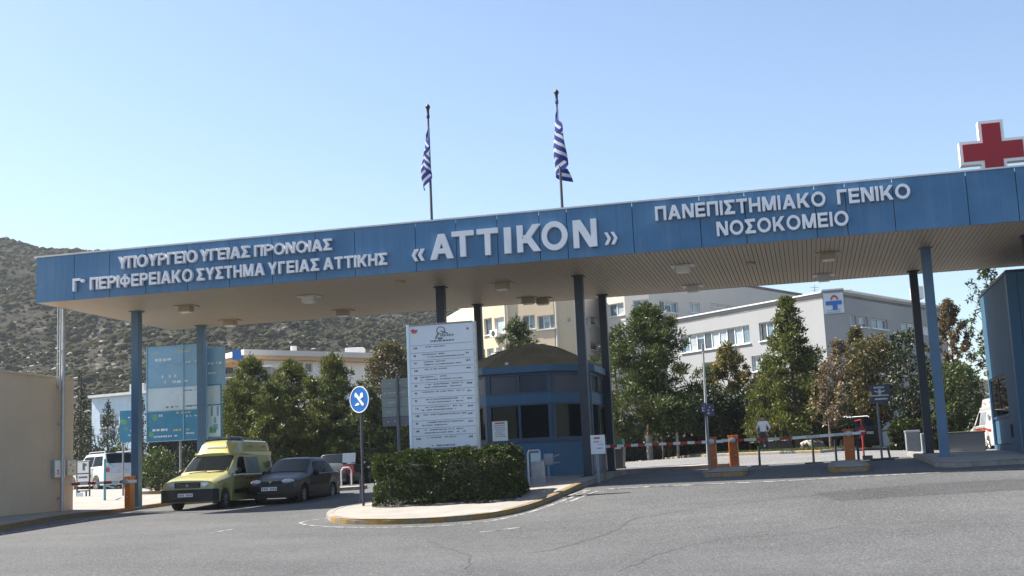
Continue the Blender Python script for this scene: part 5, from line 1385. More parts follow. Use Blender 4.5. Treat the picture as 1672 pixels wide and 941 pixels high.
# blue boards behind the left columns
bY = 44.5
q = gY(290, bY); s_b, t_b = to_st(q)
s0, z0, s1, z1 = board_px(240, 565, 338, 719.5, t_b)
bb = thing('blue_notice_board', 'large faded blue notice board in three bands between the left columns', 'board', cf((s0 + s1) / 2, t_b, z0), -CA)
W_, H_ = s1 - s0, z1 - z0
for (f0, f1, mm_) in ((.0, .315, 'board_blue2'), (.315, .565, 'board_pale'), (.565, 1, 'board_blue')):
    MB().box((0, 0, H_ * (f0 + f1) / 2), (W_, .06, H_ * (f1 - f0) - .01)).build('panel', M[mm_], bb)
mb = MB()
for x in (-W_ / 2 + .015, W_ * .12, W_ / 2 - .015): mb.box((x, -.01, H_ / 2), (.035, .09, H_ + .03))
for z in (0, H_ * .315, H_ * .565, H_ * .8, H_): mb.box((0, -.008, z), (W_, .085, .03))
mb.build('frame', M['board_blue'], bb)
for x in (0.0,): MB().tube((x + .1, .06, q.z - z0), (x + .1, .06, .3), .04, .04, 10).build('post', M['steel_grey'], bb, smooth=40)
for x in (W_ * .42,): MB().tube((x, .06, q.z - z0), (x, .06, .3), .04, .04, 10).build('post', M['steel_grey'], bb, smooth=40)
text_rows(bb, [(-W_ * .35, -W_ * .12, H_ * .86, .13, .9), (-W_ * .36, -W_ * .05, H_ * .8, .06, .6), (W_ * .15, W_ * .4, H_ * .82, .07, .7), (-W_ * .3, W_ * .4, H_ * .68, .12, .55), (-W_ * .25, W_ * .4, H_ * .62, .1, .45),
               (-W_ * .1, W_ * .42, H_ * .5, .09, .55), (-W_ * .1, W_ * .42, H_ * .44, .07, .5), (-W_ * .38, -W_ * .12, H_ * .27, .09, .8), (-W_ * .4, -W_ * .1, H_ * .12, .1, .8), (-W_ * .38, 0, H_ * .05, .07, .6), (W_ * .16, W_ * .42, H_ * .25, .05, .6), (W_ * .16, W_ * .42, H_ * .07, .07, .8)], -.032, M['mark_white'], 'faded_text', 12)
text_rows(bb, [(-W_ * .42, -W_ * .25, H_ * .935, .06, .8), (-W_ * .05, W_ * .36, H_ * .935, .08, .8), (W_ * .0, W_ * .25, H_ * .29, .07, .8), (-W_ * .05, W_ * .2, H_ * .11, .08, .6)], -.033, M['mark_yellow'], 'yellow_text', 13)
text_rows(bb, [(-W_ * .2, W_ * .1, H_ * .355, .07, .6), (W_ * .15, W_ * .42, H_ * .355, .07, .6), (W_ * .1, W_ * .4, H_ * .52, .05, .5)], -.0325, M['mark_dark'], 'dark_text', 14)
mb = MB(); mb.lathe([(.12, -.036), (.12, -.03)], (-W_ * .36, 0, H_ * .255), 'Y', 14); mb.lathe([(.1, -.036), (.1, -.03)], (-W_ * .42, 0, H_ * .08), 'Y', 12); mb.build('green_emblem', M['mark_green'], bb)
s0, z0, s1, z1 = board_px(330, 567, 367.5, 629, t_b + .25); s0b, z0b_, s1b, z1b = board_px(330, 629, 361.5, 715, t_b + .25)
b2 = thing('blue_notice_board', 'narrow stepped blue board with a plant picture right of the second left column', 'board', cf((s0 + s1) / 2, t_b + .25, z0b_), -CA)
MB().box((0, 0, (z0 + z1) / 2 - z0b_), (s1 - s0, .06, z1 - z0)).build('panel', M['board_blue'], b2)
w2, h2 = s1b - s0b, z1b - z0b_; xc = (s0b + s1b) / 2 - (s0 + s1) / 2
MB().box((xc, 0, h2 * .31), (w2, .06, h2 * .62 - .01)).build('panel', M['light_blue'], b2); MB().box((xc, 0, h2 * .81), (w2, .06, h2 * .38 - .01)).build('panel', M['board_pale'], b2)
mb = MB(); 
for x in (xc - w2 / 2, xc + w2 / 2): mb.box((x, -.005, h2 / 2), (.04, .08, h2))
for z in (.01, h2 * .62, h2): mb.box((xc, -.006, z), (w2, .075, .04))
mb.build('frame', M['board_blue2'], b2)
MB().tube((xc + .1, .06, q.z - z0b_), (xc + .1, .06, .4), .04, .04, 10).build('post', M['steel_grey'], b2, smooth=40)
mb = MB(); 
for a in (-.6, -.2, .3, .7): mb.ball((xc + .05 + a * .15, -.03, h2 * .12 + .05), (.035, .012, .16 - .06 * abs(a)), 2)
mb.build('plant_picture', M['mark_green'], b2); mb = MB(); mb.box((xc + .02, -.032, h2 * .5), (.08, .01, .35)); mb.box((xc + .25, -.032, h2 * .5), (.08, .01, .35)); mb.ball((xc + .14, -.03, h2 * .33), (.05, .012, .12), 2); mb.box((xc + .16, -.032, h2 * .2), (.18, .01, .2)); mb.build('picture_shapes', M['board_blue'], b2)
text_rows(b2, [(-.3, .3, (z1 + z0) / 2 - z0b_ + .1, .1, .5), (-.2, .3, (z1 + z0) / 2 - z0b_ - .25, .08, .5), (-.1, .2, h2 * .9, .06, .6)], -.033, M['mark_white'], 'faded_text', 21)
q3 = gY(212, 46); s3, t3 = to_st(q3); s0, z0, s1, z1 = board_px(196, 670, 232, 722, t3)
b3 = thing('blue_notice_board', 'small strong blue board with green marks half behind the leftmost blue column', 'board', cf((s0 + s1) / 2, t3, z0), -CA)
MB().box((0, 0, (z1 - z0) / 2), (s1 - s0, .06, z1 - z0), bev=.01).build('panel', M['board_blue2'], b3)
for sg in (-1, 1): MB().tube((sg * .35, .05, q3.z - z0), (sg * .35, .05, .2), .035, .035, 10).build('post', M['steel_grey'], b3, smooth=40)
mb = MB(); mb.ball((-.28, -.03, .75), (.16, .012, .1), 2); mb.ball((-.15, -.03, .5), (.1, .012, .07), 2); mb.build('green_emblem', M['mark_green'], b3); text_rows(b3, [(-.2, .2, .25, .06, .7)], -.033, M['mark_white'], 'faded_text', 23)
text_rows(b3, [(-.1, .35, .42, .06, .7), (-.1, .3, .9, .06, .7)], -.033, M['mark_white'], 'faded_text', 24)

# ------------------------------------------------------------------ barriers
def barrier(label, px, py_top, py_base, px_end, py_end, py_arm, segs, group='orange barriers at the gate', Y=None, wpx_=17, m_arm=('white', 'redpaint'), z_off=.12):
    q = gp(px, py_base) if Y is None else gY(px, Y); ppx = FOC / (q - EYE).dot(FWD)
    H = (py_base - py_top) / ppx; W_ = wpx_ / ppx
    root = thing('barrier', label, 'barrier', q, -CA, group); root.location.z = at(px, py_base, q.y).z
    cab = MB().box((0, 0, H / 2), (W_, .32, H), bev=.03).build('cabinet', M['orange'], root)
    MB().box((0, 0, H + .012), (W_ + .03, .36, .04), bev=.012).build('lid', M['orange'], cab)
    MB().box((0, -.168, H * .35), (W_ * .7, .012, H * .45)).build('service_door', M['orange'], cab); MB().box((W_ * .22, -.18, H * .4), (.03, .02, .04)).build('lock', M['metal'], cab)
    za = (py_base - py_arm) / ppx; y_a = -.22
    MB().lathe([(.05, -.1), (.09, -.09), (.09, .06), (.05, .08)], (0, y_a + .02, za), 'Y', 18).build('hub', M['metal'], root, smooth=40)
    # arm end: on the vertical plane through the cabinet, along the canopy direction
    tq = to_st(root.location)[1] + y_a; e = on_plane_t(px_end, py_end, tq); sq_ = to_st(root.location)[0]
    ex, ez = e[0] - sq_, e[1] - root.location.z; L = math.hypot(ex, ez - za)
    arm = thing_part = bpy.data.objects.new('arm', None)
    mb = MB(); ux_ = Vector((ex, 0, ez - za)).normalized(); a0 = Vector((0, y_a, za)) - ux_ * .35
    n = segs; tot = L + .35
    for k in range(n):
        p = a0 + ux_ * tot * k / n; q2 = a0 + ux_ * tot * (k + 1) / n; mb.mi = k % 2
        c = (p + q2) / 2; mb.box(c, ((q2 - p).length, .045, .085), ry=-math.atan2(ux_.z, ux_.x))
    mb.mi = 0
    bpy.data.objects.remove(arm)
    mb.build('arm', [M[m_arm[0]], M[m_arm[1]]], root)
    return root, ppx
# left gate barrier
barrier('orange barrier with red arm beside the leftmost blue column', 211.5, 780, 832, 118, 791, 787, 8, wpx_=9.5, Y=38.0)
barrier('orange barrier with red and white arm reaching left to the booth', 1166, 716, 769, 985, 729.5, 722, 17, wpx_=12)
barrier('orange barrier with pale arm reaching right, beside the middle sign post', 1200, 713, 764, 1292, 716, 719.5, 6, wpx_=15)
barrier('orange barrier standing alone on the yellow kerbed island', 1389, 703, 756, 1294, 715.5, 709, 5, wpx_=16, m_arm=('white', 'metal'))
def stanchion(label, px, py0, py1, m='pole_dark', foot=True, grp='dark posts under the barrier arms'):
    q = gp(px, py1); ppx = FOC / (q - EYE).dot(FWD); H = (py1 - py0) / ppx
    r = thing('arm_rest_post', label, 'post', q, -CA, grp)
    MB().tube((0, 0, .02), (0, 0, H), .04, .035, 10).build('post', M[m], r, smooth=40)
    if foot: MB().box((0, 0, .02), (.55, .3, .04), bev=.01).build('foot', M[m], r)
    return r
stanchion('dark arm rest post nearest the grey wheeled bin', 1027.5, 722, 749)
stanchion('dark arm rest post in front of the big pine trunk', 1064, 727, 749)
stanchion('dark post in front of the person in white', 1241, 729, 762)
stanchion('dark post with wide foot midway along the right barrier arms', 1329, 713, 757)
stanchion('thin dark post just left of the lone orange barrier', 1366, 718, 755, foot=False)
stanchion('thin green black post just right of the lone orange barrier', 1402.5, 706, 755, foot=False)
# portable red-black barrier frame with round no entry sign
q = gp(1426, 751); pp = FOC / (q - EYE).dot(FWD); s_, t_ = to_st(q)
pf = thing('portable_barrier', 'red and black portable barrier frame with a round red sign beside the lone orange barrier', 'barrier', q, -CA)
mb = MB(); W_ = 44 / pp
mb.tube((-W_ * .32, 0, .03), (-W_ * .32, 0, 66 / pp), .028); mb.tube((-W_ * .55, 0, 64 / pp), (-W_ * .32, 0, 66 / pp), .022)
mb.build('red_upright', M['redpaint'], pf)
mb = MB(); mb.tube((-W_ * .55, .02, 17 / pp), (W_ * .62, .02, 18 / pp), .035); mb.tube((W_ * .6, .02, .03), (W_ * .55, .02, 20 / pp), .035); mb.box((W_ * .6, 0, .03), (.5, .25, .05)); mb.box((-W_ * .2, 0, .07), (.3, .25, .14)); mb.build('black_rail', M['pole_dark'], pf)
MB().lathe([(.13, .0), (.13, -.015)], (-W_ * .32, -.04, 47 / pp), 'Y', 24).build('round_sign', M['redpaint'], pf); MB().box((-W_ * .32, -.06, 47 / pp), (.17, .006, .05)).build('white_bar', M['white'], pf)
def post_sign(name, label, cat, px, py1, pts_px, py0, m_pole, r=.035, base=True):
    q = gp(px, py1); pp = FOC / (q - EYE).dot(FWD); root = thing(name, label, cat, q, -CA)
    MB().tube((0, 0, 0), (0, 0, (py1 - py0) / pp), r, r, 10).build('pole', M[m_pole], root, smooth=40)
    return root, pp, q
root, pp, q = post_sign('parking_sign', 'navy sign plate coloured dark as backlit, with white markings on a thin pole right of the lone barrier', 'sign', 1440.5, 752, None, 640, 'steel_grey')
tq = to_st(q)[1]
s0, z0, s1, z1 = board_px(1419, 628, 1453.5, 657, tq - .06); sc, zq = to_st(q)[0], q.z
MB().box(((s0 + s1) / 2 - sc, -.06, (z0 + z1) / 2 - zq), (s1 - s0, .025, z1 - z0), bev=.008).build('plate', M['navy_sign'], root)
W_, H_ = s1 - s0, z1 - z0; xc, z_c = (s0 + s1) / 2 - sc, (z0 + z1) / 2 - zq
mb = MB(); mb.box((xc - W_ * .02, -.078, z_c + H_ * .33), (W_ * .5, .006, H_ * .1)); mb.box((xc, -.078, z_c + H_ * .08), (W_ * .12, .006, H_ * .3)); mb.box((xc - W_ * .14, -.078, z_c + H_ * .1), (W_ * .22, .006, H_ * .07), ry=.3); mb.box((xc + W_ * .14, -.078, z_c + H_ * .1), (W_ * .22, .006, H_ * .07), ry=-.3)
mb.box((xc + W_ * .02, -.078, z_c - H_ * .12), (W_ * .8, .006, H_ * .07)); mb.box((xc + W_ * .05, -.078, z_c - H_ * .32), (W_ * .6, .006, H_ * .09)); mb.build('white_markings', M['mark_white'], root)
MB().ball((xc - W_ * .44, -.072, z_c - H_ * .02), (.05, .012, .1), 2).build('yellow_sticker', M['mark_yellow'], root); MB().box((0, 0, .04), (.7, .3, .06), bev=.01).build('foot', M['pole_dark'], root)
root, pp, q = post_sign('post_notice', 'small dark purple notice boards on a grey pole beside the first orange barrier', 'sign', 1159, 771, None, 658, 'steel_grey')
tq = to_st(q)[1]; sc, zq = to_st(q)[0], q.z
for (x0, y0, x1, y1, dy) in ((1151, 660, 1166, 680, -.05), (1144, 658, 1153, 675, -.02)):
    s0, z0, s1, z1 = board_px(x0, y0, x1, y1, tq + dy); pl = MB().box(((s0 + s1) / 2 - sc, dy, (z0 + z1) / 2 - zq), (s1 - s0, .03, z1 - z0), bev=.008).build('plate', M['navy_sign'], root)
    text_rows(pl, [((s0 - sc) * .9 + .03, (s1 - sc) - .04, z0 - zq + (z1 - z0) * f, .05, .6) for f in (.25, .5, .75)], dy - .018, M['mark_white'], 'print', int(x0))
q = gp(1160, 770) + Vector((0, 3, 0)); q = gY(1157, 45); lpz = at(1148, 572, 45).z
lp = thing('lamp_post', 'thin pale leaning lamp post rising between the pine and the yellow tree', 'lamp post', q)
mb = MB(); topv = at(1148, 572, 45) - q; mb.tube((0, 0, -.1), topv * .5, .06, .05, 10); mb.tube(topv * .5, topv, .05, .035, 10); mb.build('pole', M['metal'], lp, smooth=40); MB().box(topv + Vector((0, 0, .1)), (.1, .12, .3), bev=.03).build('lamp_head', M['metal'], lp)

# notice on a post and wheeled bin by the booth columns
q = gp(978, 789); q = Vector((q.x, q.y, q.z)); tq = to_st(q)[1]; sc = to_st(q)[0]
pn = thing('post_notice', 'white printed notice on a wooden post in front of the booth column', 'notice', q, -CA)
s0, z0, s1, z1 = board_px(964.5, 710.5, 988, 741.5, tq - .05)
MB().box(((s0 + s1) / 2 - sc, -.05, (z0 + z1) / 2 - q.z), (s1 - s0, .02, z1 - z0), bev=.004).build('plate', M['board_white'], pn)
MB().box((0, 0, (z1 - q.z) / 2 - .1), (.07, .07, z1 - q.z - .1)).build('post', M['steel_grey'], pn); MB().box((.14, .2, (z1 - q.z) / 2 - .1), (.06, .06, z1 - q.z - .2)).build('brown_stake', M['bark'], pn)
text_rows(pn, [(s0 - sc + .08, s0 - sc + .2, (z0 + z1) / 2 - q.z + .07, .03, .9), (s0 - sc + .2, s1 - sc - .05, (z0 + z1) / 2 - q.z, .02, .9), (s0 - sc + .18, s1 - sc - .08, (z0 + z1) / 2 - q.z - .1, .04, .9), ((s0 + s1) / 2 - sc, s1 - sc - .08, (z0 + z1) / 2 - q.z + .08, .025, .8)], -.063, M['mark_dark'], 'print', 5)
MB().box(((s0 + s1) / 2 - sc - .02, -.062, z1 - q.z - .08), (.16, .004, .05)).build('red_heading', M['mark_red'], pn)
q = gp(1011, 771); pp = FOC / (q - EYE).dot(FWD); q.z = at(1011, 771, q.y).z
bn = thing('wheeled_bin', 'dark grey wheeled rubbish bin with green lid between the booth columns and barrier', 'rubbish bin', q, -CA)
bwid, bhh = 21 / pp, 38 / pp
mb = MB(); V8 = [(-bwid * .4, -.25, .06), (bwid * .4, -.25, .06), (bwid * .4, .25, .06), (-bwid * .4, .25, .06), (-bwid / 2, -.32, bhh), (bwid / 2, -.32, bhh), (bwid / 2, .32, bhh), (-bwid / 2, .32, bhh)]
for f in ((0, 1, 5, 4), (1, 2, 6, 5), (2, 3, 7, 6), (3, 0, 4, 7), (0, 3, 2, 1), (4, 5, 6, 7)): mb.face([V8[i] for i in f])
bmesh.ops.remove_doubles(mb.bm, verts=mb.bm.verts, dist=1e-4); mb.box((0, 0, bhh + .02), (bwid * 1.08, .7, .06), bev=.02); mb.box((0, -.3, bhh * .55), (.06, .05, bhh * .7)); mb.build('bin_body', M['bin'], bn)
MB().prism([(-bwid * .5, bhh + .05), (bwid * .5, bhh + .05), (bwid * .42, bhh + .33), (-bwid * .42, bhh + .33)], .55, o=-.25).build('lid', M['bin_lid'], bn); mb = MB()
for sg in (-1, 1): mb.lathe([(.09, -.03), (.09, .03)], (sg * bwid * .42, .22, .09), 'X', 14)
mb.build('wheel', M['black'], bn)
MB().box((0, -.36, bhh + .03), (bwid * .7, .02, .09)).build('label_strip', M['white'], bn)

# rusty turnstile rail with concrete block right of the hedge
q = gp(880, 798); s_, t_ = to_st(q); pp = FOC / (q - EYE).dot(FWD)
tr = thing('pedestrian_rail', 'worn metal rail frame with sheet panel between the hedge and the booth', 'rail', q, -CA)
mb = MB(); W_ = 36 / pp; H_ = 62 / pp
mb.path([(-W_ * .45, 0, 0), (-W_ * .45, 0, H_ - .1), (-W_ * .38, 0, H_), (W_ * .08, 0, H_), (W_ * .12, 0, H_ - .08)], .028); mb.build('hoop', M['metal'], tr, smooth=50)
MB().box((-.02, .1, H_ * .36), (W_ * .62, .14, H_ * .72), bev=.02).build('sheet_panel', M['metal'], tr)
MB().box((-.08, .14, H_ * .8), (W_ * .46, .04, H_ * .28)).build('upper_panel', M['board_pale'], tr)
mb = MB(); mb.tube((W_ * .1, .05, H_ * .72), (W_ * .95, .2, H_ * .86), .022); mb.tube((W_ * .1, .05, H_ * .64), (W_ * .95, .2, H_ * .66), .022); mb.tube((W_ * .45, .1, 0), (W_ * .45, .1, H_ * .8), .025); mb.box((W_ * .48, .1, H_ * .75), (.24, .12, .3), bev=.02); mb.build('arm', M['steel_grey'], tr, smooth=50)
mb = MB(); mb.box((-W_ * .42, 0, .02), (.28, .3, .05)); mb.box((W_ * .45, .1, .02), (.3, .3, .05)); mb.build('foot', M['metal'], tr)

# left gate: turquoise rail, sign frames
q = gp(171, 823); pp = FOC / (q - EYE).dot(FWD); q.z = at(171, 823, q.y).z
tl = thing('turquoise_rail', 'turquoise metal gate post with short top rail by the left barrier', 'rail', q, -CA)
mb = MB(); mb.tube((0, 0, 0), (0, 0, 73 / pp), .045, .04, 10); mb.tube((0, 0, 69 / pp), (-.5, 1.4, 60 / pp), .03); mb.tube((0, 0, 30 / pp), (-.5, 1.4, 26 / pp), .03); mb.build('post', M['turquoise'], tl, smooth=40)
q = gp(136, 816); pp = FOC / (q - EYE).dot(FWD)
sf = thing('sign_frame', 'black framed stand of white signs behind the left barrier arm', 'sign stand', q, -CA)
W_ = 23 / pp
mb = MB()
for x in (-W_ / 2, W_ / 2): mb.tube((x, 0, 0), (x, 0, 62 / pp), .03)
for z in (62, 42, 28, 14): mb.tube((-W_ / 2, 0, z / pp), (W_ / 2, 0, z / pp), .022)
for x in (-.18, .12): mb.tube((x, 0, .02), (x, 0, 14 / pp), .03)
mb.build('frame', M['pole_dark'], sf); MB().box((0, -.02, 52 / pp), (W_ * .88, .02, 18 / pp)).build('upper_sign', M['white'], sf); MB().box((0, -.02, 35 / pp), (W_ * .88, .02, 12 / pp)).build('lower_sign', M['white'], sf)
mb = MB(); mb.box((.03, -.034, 53 / pp), (.1, .006, 12 / pp)); mb.box((.1, -.034, 56 / pp), (.1, .006, 4 / pp)); mb.box((0, -.034, 36 / pp), (W_ * .7, .006, 3 / pp)); mb.build('sign_marks', M['mark_dark'], sf)
MB().box((-W_ * .25, -.02, 7 / pp), (.25, .02, .2)).build('low_sign', M['light_blue'], sf)

# grey cabinets and low wall by the right columns
q = gp(1500, 743); pp = FOC / (q - EYE).dot(FWD)
k1 = thing('utility_cabinet', 'grey utility cabinet left of the dark right column', 'cabinet', q + Vector((0, .5, 0)), -CA)
MB().box((0, 0, 19 / pp), (22 / pp, .5, 38 / pp), bev=.02).build('body', M['steel_grey'], k1); MB().box((0, 0, 39 / pp), (24 / pp, .56, .07), bev=.02).build('lid', M['metal'], k1); MB().box((.0, -.255, 18 / pp), (16 / pp, .012, 28 / pp)).build('door', M['steel_grey'], k1)
q = gp(1517, 747)
k2 = thing('utility_cabinet', 'smaller pale cabinet between the two right columns', 'cabinet', q + Vector((0, .15, 0)), -CA)
MB().box((0, 0, 18 / pp), (14 / pp, .2, 36 / pp), bev=.02).build('body', M['board_grey'], k2); MB().box((0, -.108, 18 / pp), (11 / pp, .012, 31 / pp)).build('door', M['board_grey'], k2); MB().box((.06, -.12, 18 / pp), (.03, .02, .08)).build('handle', M['black'], k2)
q = gp(1578, 744)
lw = thing('low_wall', 'low grey wall between the right column and the blue booth', 'wall', q, -CA)
MB().box((0, 0, .2), (56 / pp, .25, .95), bev=.02).build('wall', M['grey_wall'], lw); MB().box((0, 0, .69), (58 / pp, .32, .05), bev=.01).build('coping', M['concrete'], lw)

# a scooter with screen parked beyond the cars, and a hoop rail
q = gY(572, 57); sc_ = thing('scooter', 'parked scooter with a pale windscreen and red leg shield beyond the charcoal car', 'scooter', q, R(20))
for y in (0, 1.25): MB().lathe([(.12, -.05), (.22, -.06), (.25, -.03), (.25, .03), (.22, .06), (.12, .05)], (0, y, .25), 'X', 20).build('wheel', M['rubber'], sc_, smooth=40)
MB().grid([[(x * .3, .1 + .1 * x * x - .12 * z, .95 + z * .5) for z in (0, .5, 1)] for x in (-1, -.5, 0, .5, 1)]).build('windscreen', M['board_pale'], sc_, smooth=60)
mb = MB(); mb.box((0, .12, .65), (.38, .1, .55), bev=.04, rx=.2); mb.box((0, .0, .48), (.16, .3, .1), bev=.03); mb.build('leg_shield', M['redpaint'], sc_, smooth=40)
mb = MB(); mb.box((0, .95, .6), (.3, .75, .3), bev=.1); mb.box((0, .5, .3), (.3, .5, .08), bev=.03); mb.tube((-.33, .12, 1.0), (.33, .12, 1.0), .02); mb.tube((0, .0, .25), (0, .15, 1.0), .035); mb.build('body', M['charcoal'], sc_, smooth=40)
MB().box((0, 1.35, .95), (.4, .36, .3), bev=.08).build('top_box', M['white'], sc_, smooth=40)
q = gY(566, 54.5); hp = MB().path([(-.22, 0, 0), (-.22, 0, .65), (-.12, 0, .78), (.12, 0, .78), (.22, 0, .65), (.22, 0, 0)], .03)
tag(hp.build('hoop_rail', M['cap'], None, smooth=60, loc=q), 'pale metal hoop rail in front of the scooter', 'rail')

# ------------------------------------------------------------------ a person standing beyond the barriers
def person(label, loc, rz, h=1.74):
    root = thing('person', label, 'person', loc, rz)
    J = {'pel': (0, 0, .96), 'bel': (0, .01, 1.1), 'che': (0, .01, 1.32), 'nek': (0, .0, 1.48), 'hd0': (0, -.02, 1.56), 'hd1': (0, -.03, 1.66),
         'shl': (-.18, .01, 1.41), 'ell': (-.3, .03, 1.15), 'wrl': (-.26, -.1, .93), 'hal': (-.25, -.14, .86), 'shr': (.18, .01, 1.41), 'elr': (.31, .04, 1.14), 'wrr': (.24, -.12, 1.0), 'har': (.2, -.18, .96),
         'hil': (-.1, 0, .9), 'knl': (-.12, -.03, .5), 'anl': (-.13, .03, .09), 'tol': (-.15, -.13, .04), 'hir': (.1, 0, .9), 'knr': (.12, -.05, .5), 'anr': (.13, .0, .09), 'tor': (.16, -.16, .04)}
    Ed = [('pel', 'bel'), ('bel', 'che'), ('che', 'nek'), ('nek', 'hd0'), ('hd0', 'hd1'), ('che', 'shl'), ('shl', 'ell'), ('ell', 'wrl'), ('wrl', 'hal'), ('che', 'shr'), ('shr', 'elr'), ('elr', 'wrr'), ('wrr', 'har'),
          ('pel', 'hil'), ('hil', 'knl'), ('knl', 'anl'), ('anl', 'tol'), ('pel', 'hir'), ('hir', 'knr'), ('knr', 'anr'), ('anr', 'tor')]
    Rd = dict(pel=.15, bel=.145, che=.16, nek=.06, hd0=.085, hd1=.095, shl=.075, ell=.048, wrl=.034, hal=.04, shr=.075, elr=.048, wrr=.034, har=.04, hil=.1, knl=.062, anl=.045, tol=.045, hir=.1, knr=.062, anr=.045, tor=.045)
    ks = list(J); me = bpy.data.meshes.new('body'); me.from_pydata([J[k] for k in ks], [(ks.index(a), ks.index(b_)) for a, b_ in Ed], [])
    o = bpy.data.objects.new('body', me); COL.objects.link(o); md = o.modifiers.new('skin', 'SKIN'); 
    for i, k in enumerate(ks): me.skin_vertices[0].data[i].radius = (Rd[k], Rd[k] * (.72 if k in ('pel', 'bel', 'che') else 1)); me.skin_vertices[0].data[i].use_root = k == 'pel'
    o.modifiers.new('sub', 'SUBSURF').levels = 2
    dg = bpy.context.evaluated_depsgraph_get(); m2 = bpy.data.meshes.new_from_object(o.evaluated_get(dg)); bpy.data.objects.remove(o)
    m2.name = 'body'
    for f in m2.polygons:
        c = f.center; f.use_smooth = True
        f.material_index = 1 if (1.0 < c.z < 1.49 and not (c.z < 1.2 and abs(c.x) > .2 and c.y < -.02)) else (2 if .06 < c.z <= 1.0 and not (abs(c.x) > .17 and c.z > .8) else (3 if c.z <= .06 else 0))
    link('body', m2, [M['skin'], M['shirt'], M['denim'], M['black']], root)
    mb = MB(); mb.ball((0, -.01, 1.7), (.1, .11, .09), 3); mb.build('hair', M['hair'], root, smooth=60)
    mb = MB(); mb.ball((0, -.13, 1.635), (.017, .022, .022), 1)
    for sg in (-1, 1): mb.ball((sg * .1, -.02, 1.64), (.015, .025, .035), 1); mb.ball((sg * .035, -.118, 1.665), (.012, .008, .008), 1)
    mb.build('face', M['skin'], root, smooth=60)
    for sg, w_ in ((-1, Vector((-.25, -.14, .86))), (1, Vector((.2, -.18, .96)))):
        mb = MB()
        for k in range(4): b0 = w_ + Vector((sg * (.0 + .0), -.02 + .018 * k, -.02)); mb.path([b0, b0 + Vector((0, -.012, -.045)), b0 + Vector((-sg * .012, -.018, -.078))], .0095, 6)
        mb.path([w_ + Vector((-sg * .025, -.03, .0)), w_ + Vector((-sg * .045, -.045, -.03))], .011, 6); mb.build('fingers', M['skin'], root, smooth=60)
    return root
q = gY(1249, 57.2); person('person in a white short-sleeved top and dark trousers standing beyond the barriers', q, R(-25))

# ------------------------------------------------------------------ trees and shrubs
def tree_px(name, label, cat, kind, px, py_top, wpx_, Y, seed, leaf, base=.2, py_base=None, lean_px=0, hmul=1., **kw):
    """a tree that stands on the ground at depth Y below photo column px, with the height and width the photo shows"""
    q = gY(px, Y); ppx = FOC / (q - EYE).dot(FWD); h = at(px, py_top, Y).z - q.z
    return make_tree(name, label, cat, q, kind, h * hmul, wpx_ / ppx, seed, LF[leaf], base, lean=lean_px / ppx, **kw)
# right of the booth
tree_px('pine_tree', 'big dark pine with whitewashed foot toned as sunlit right of the booth', 'tree', 'pine', 1062, 508, 190, 58, 21, 'pine', .24, dens=1.6, wash=True, lean_px=10)
tree_px('pine_tree', 'pine just behind the booth columns left of the big pine', 'tree', 'pine', 1012, 545, 95, 62, 22, 'pine', .15)
tree_px('trimmed_tree', 'small round-headed tree with whitewashed trunk toned as sunlit right of the big pine', 'tree', 'round', 1108, 645, 78, 56.5, 23, 'green', .42, wash=True)
tree_px('trimmed_tree', 'small round-headed tree close to the big pine trunk', 'tree', 'round', 1084, 655, 55, 58, 24, 'green', .42)
tree_px('broadleaf_tree', 'dark broad tree behind the notice pole', 'tree', 'round', 1160, 632, 125, 64, 25, 'dark', .3)
tree_px('broadleaf_tree', 'dark broad tree between the notice pole and tall spire conifer', 'tree', 'round', 1225, 634, 110, 65, 26, 'dark', .25)
tree_px('yellowing_tree', 'yellowing tree in front of the grey building wall', 'tree', 'sparse', 1197, 568, 100, 68, 27, 'olive', .25, dens=3.2)
tree_px('yellowing_tree', 'lower yellowish bushy tree left of the spire conifer', 'tree', 'round', 1243, 606, 80, 67, 28, 'olive', .2, lsize=.13)
tree_px('spire_conifer', 'tall pointed conifer in front of the grey building corner', 'tree', 'cone', 1303, 484, 150, 60, 29, 'pine_light', .1, dens=1.5)
tree_px('spire_conifer', 'bushy young conifer at the left foot of the tall pointed conifer', 'tree', 'pine', 1272, 592, 90, 67, 30, 'pine_light', .2)
tree_px('broadleaf_tree', 'dark evergreen between the spire conifer and the mottled tree', 'tree', 'round', 1372, 622, 110, 69, 91, 'dark', .1)
tree_px('broadleaf_tree', 'dark evergreen far behind the two right columns', 'tree', 'round', 1535, 600, 110, 68, 92, 'dark', .1)
tree_px('broadleaf_tree', 'dark evergreen behind the two small round-headed trees', 'tree', 'round', 1105, 640, 120, 67, 93, 'dark', .1)
tree_px('autumn_tree', 'small half bare tree with pale dry leaves left of the navy sign', 'tree', 'sparse', 1358, 592, 80, 56, 31, 'brown', .32, dens=.9)
tree_px('autumn_tree', 'half bare brown tree under the logo panel', 'tree', 'sparse', 1384, 556, 75, 66, 32, 'brown', .25, dens=2.2)
tree_px('mottled_tree', 'broad mottled green and brown tree behind the black off-road car', 'tree', 'round', 1440, 545, 118, 65, 33, 'mixed', .2)
tree_px('mottled_tree', 'dark leafy tree behind the two right columns', 'tree', 'round', 1496, 535, 88, 62, 34, 'dark', .18)
tree_px('mottled_tree', 'thin mottled tree between the logo corner and the right columns', 'tree', 'sparse', 1412, 538, 90, 69, 35, 'mixed', .2, dens=2.6)
tree_px('rust_tree', 'tall feathery reddish brown tree left of the blue right booth', 'tree', 'sparse', 1570, 492, 84, 66, 36, 'rust', .2, dens=3.0)
tree_px('broadleaf_tree', 'green leafy tree below the feathery reddish tree', 'tree', 'round', 1572, 588, 90, 60, 37, 'green', .2)
tree_px('broadleaf_tree', 'green tree top showing above the blue right booth roof', 'tree', 'sparse', 1640, 430, 90, 52, 38, 'green', .4)
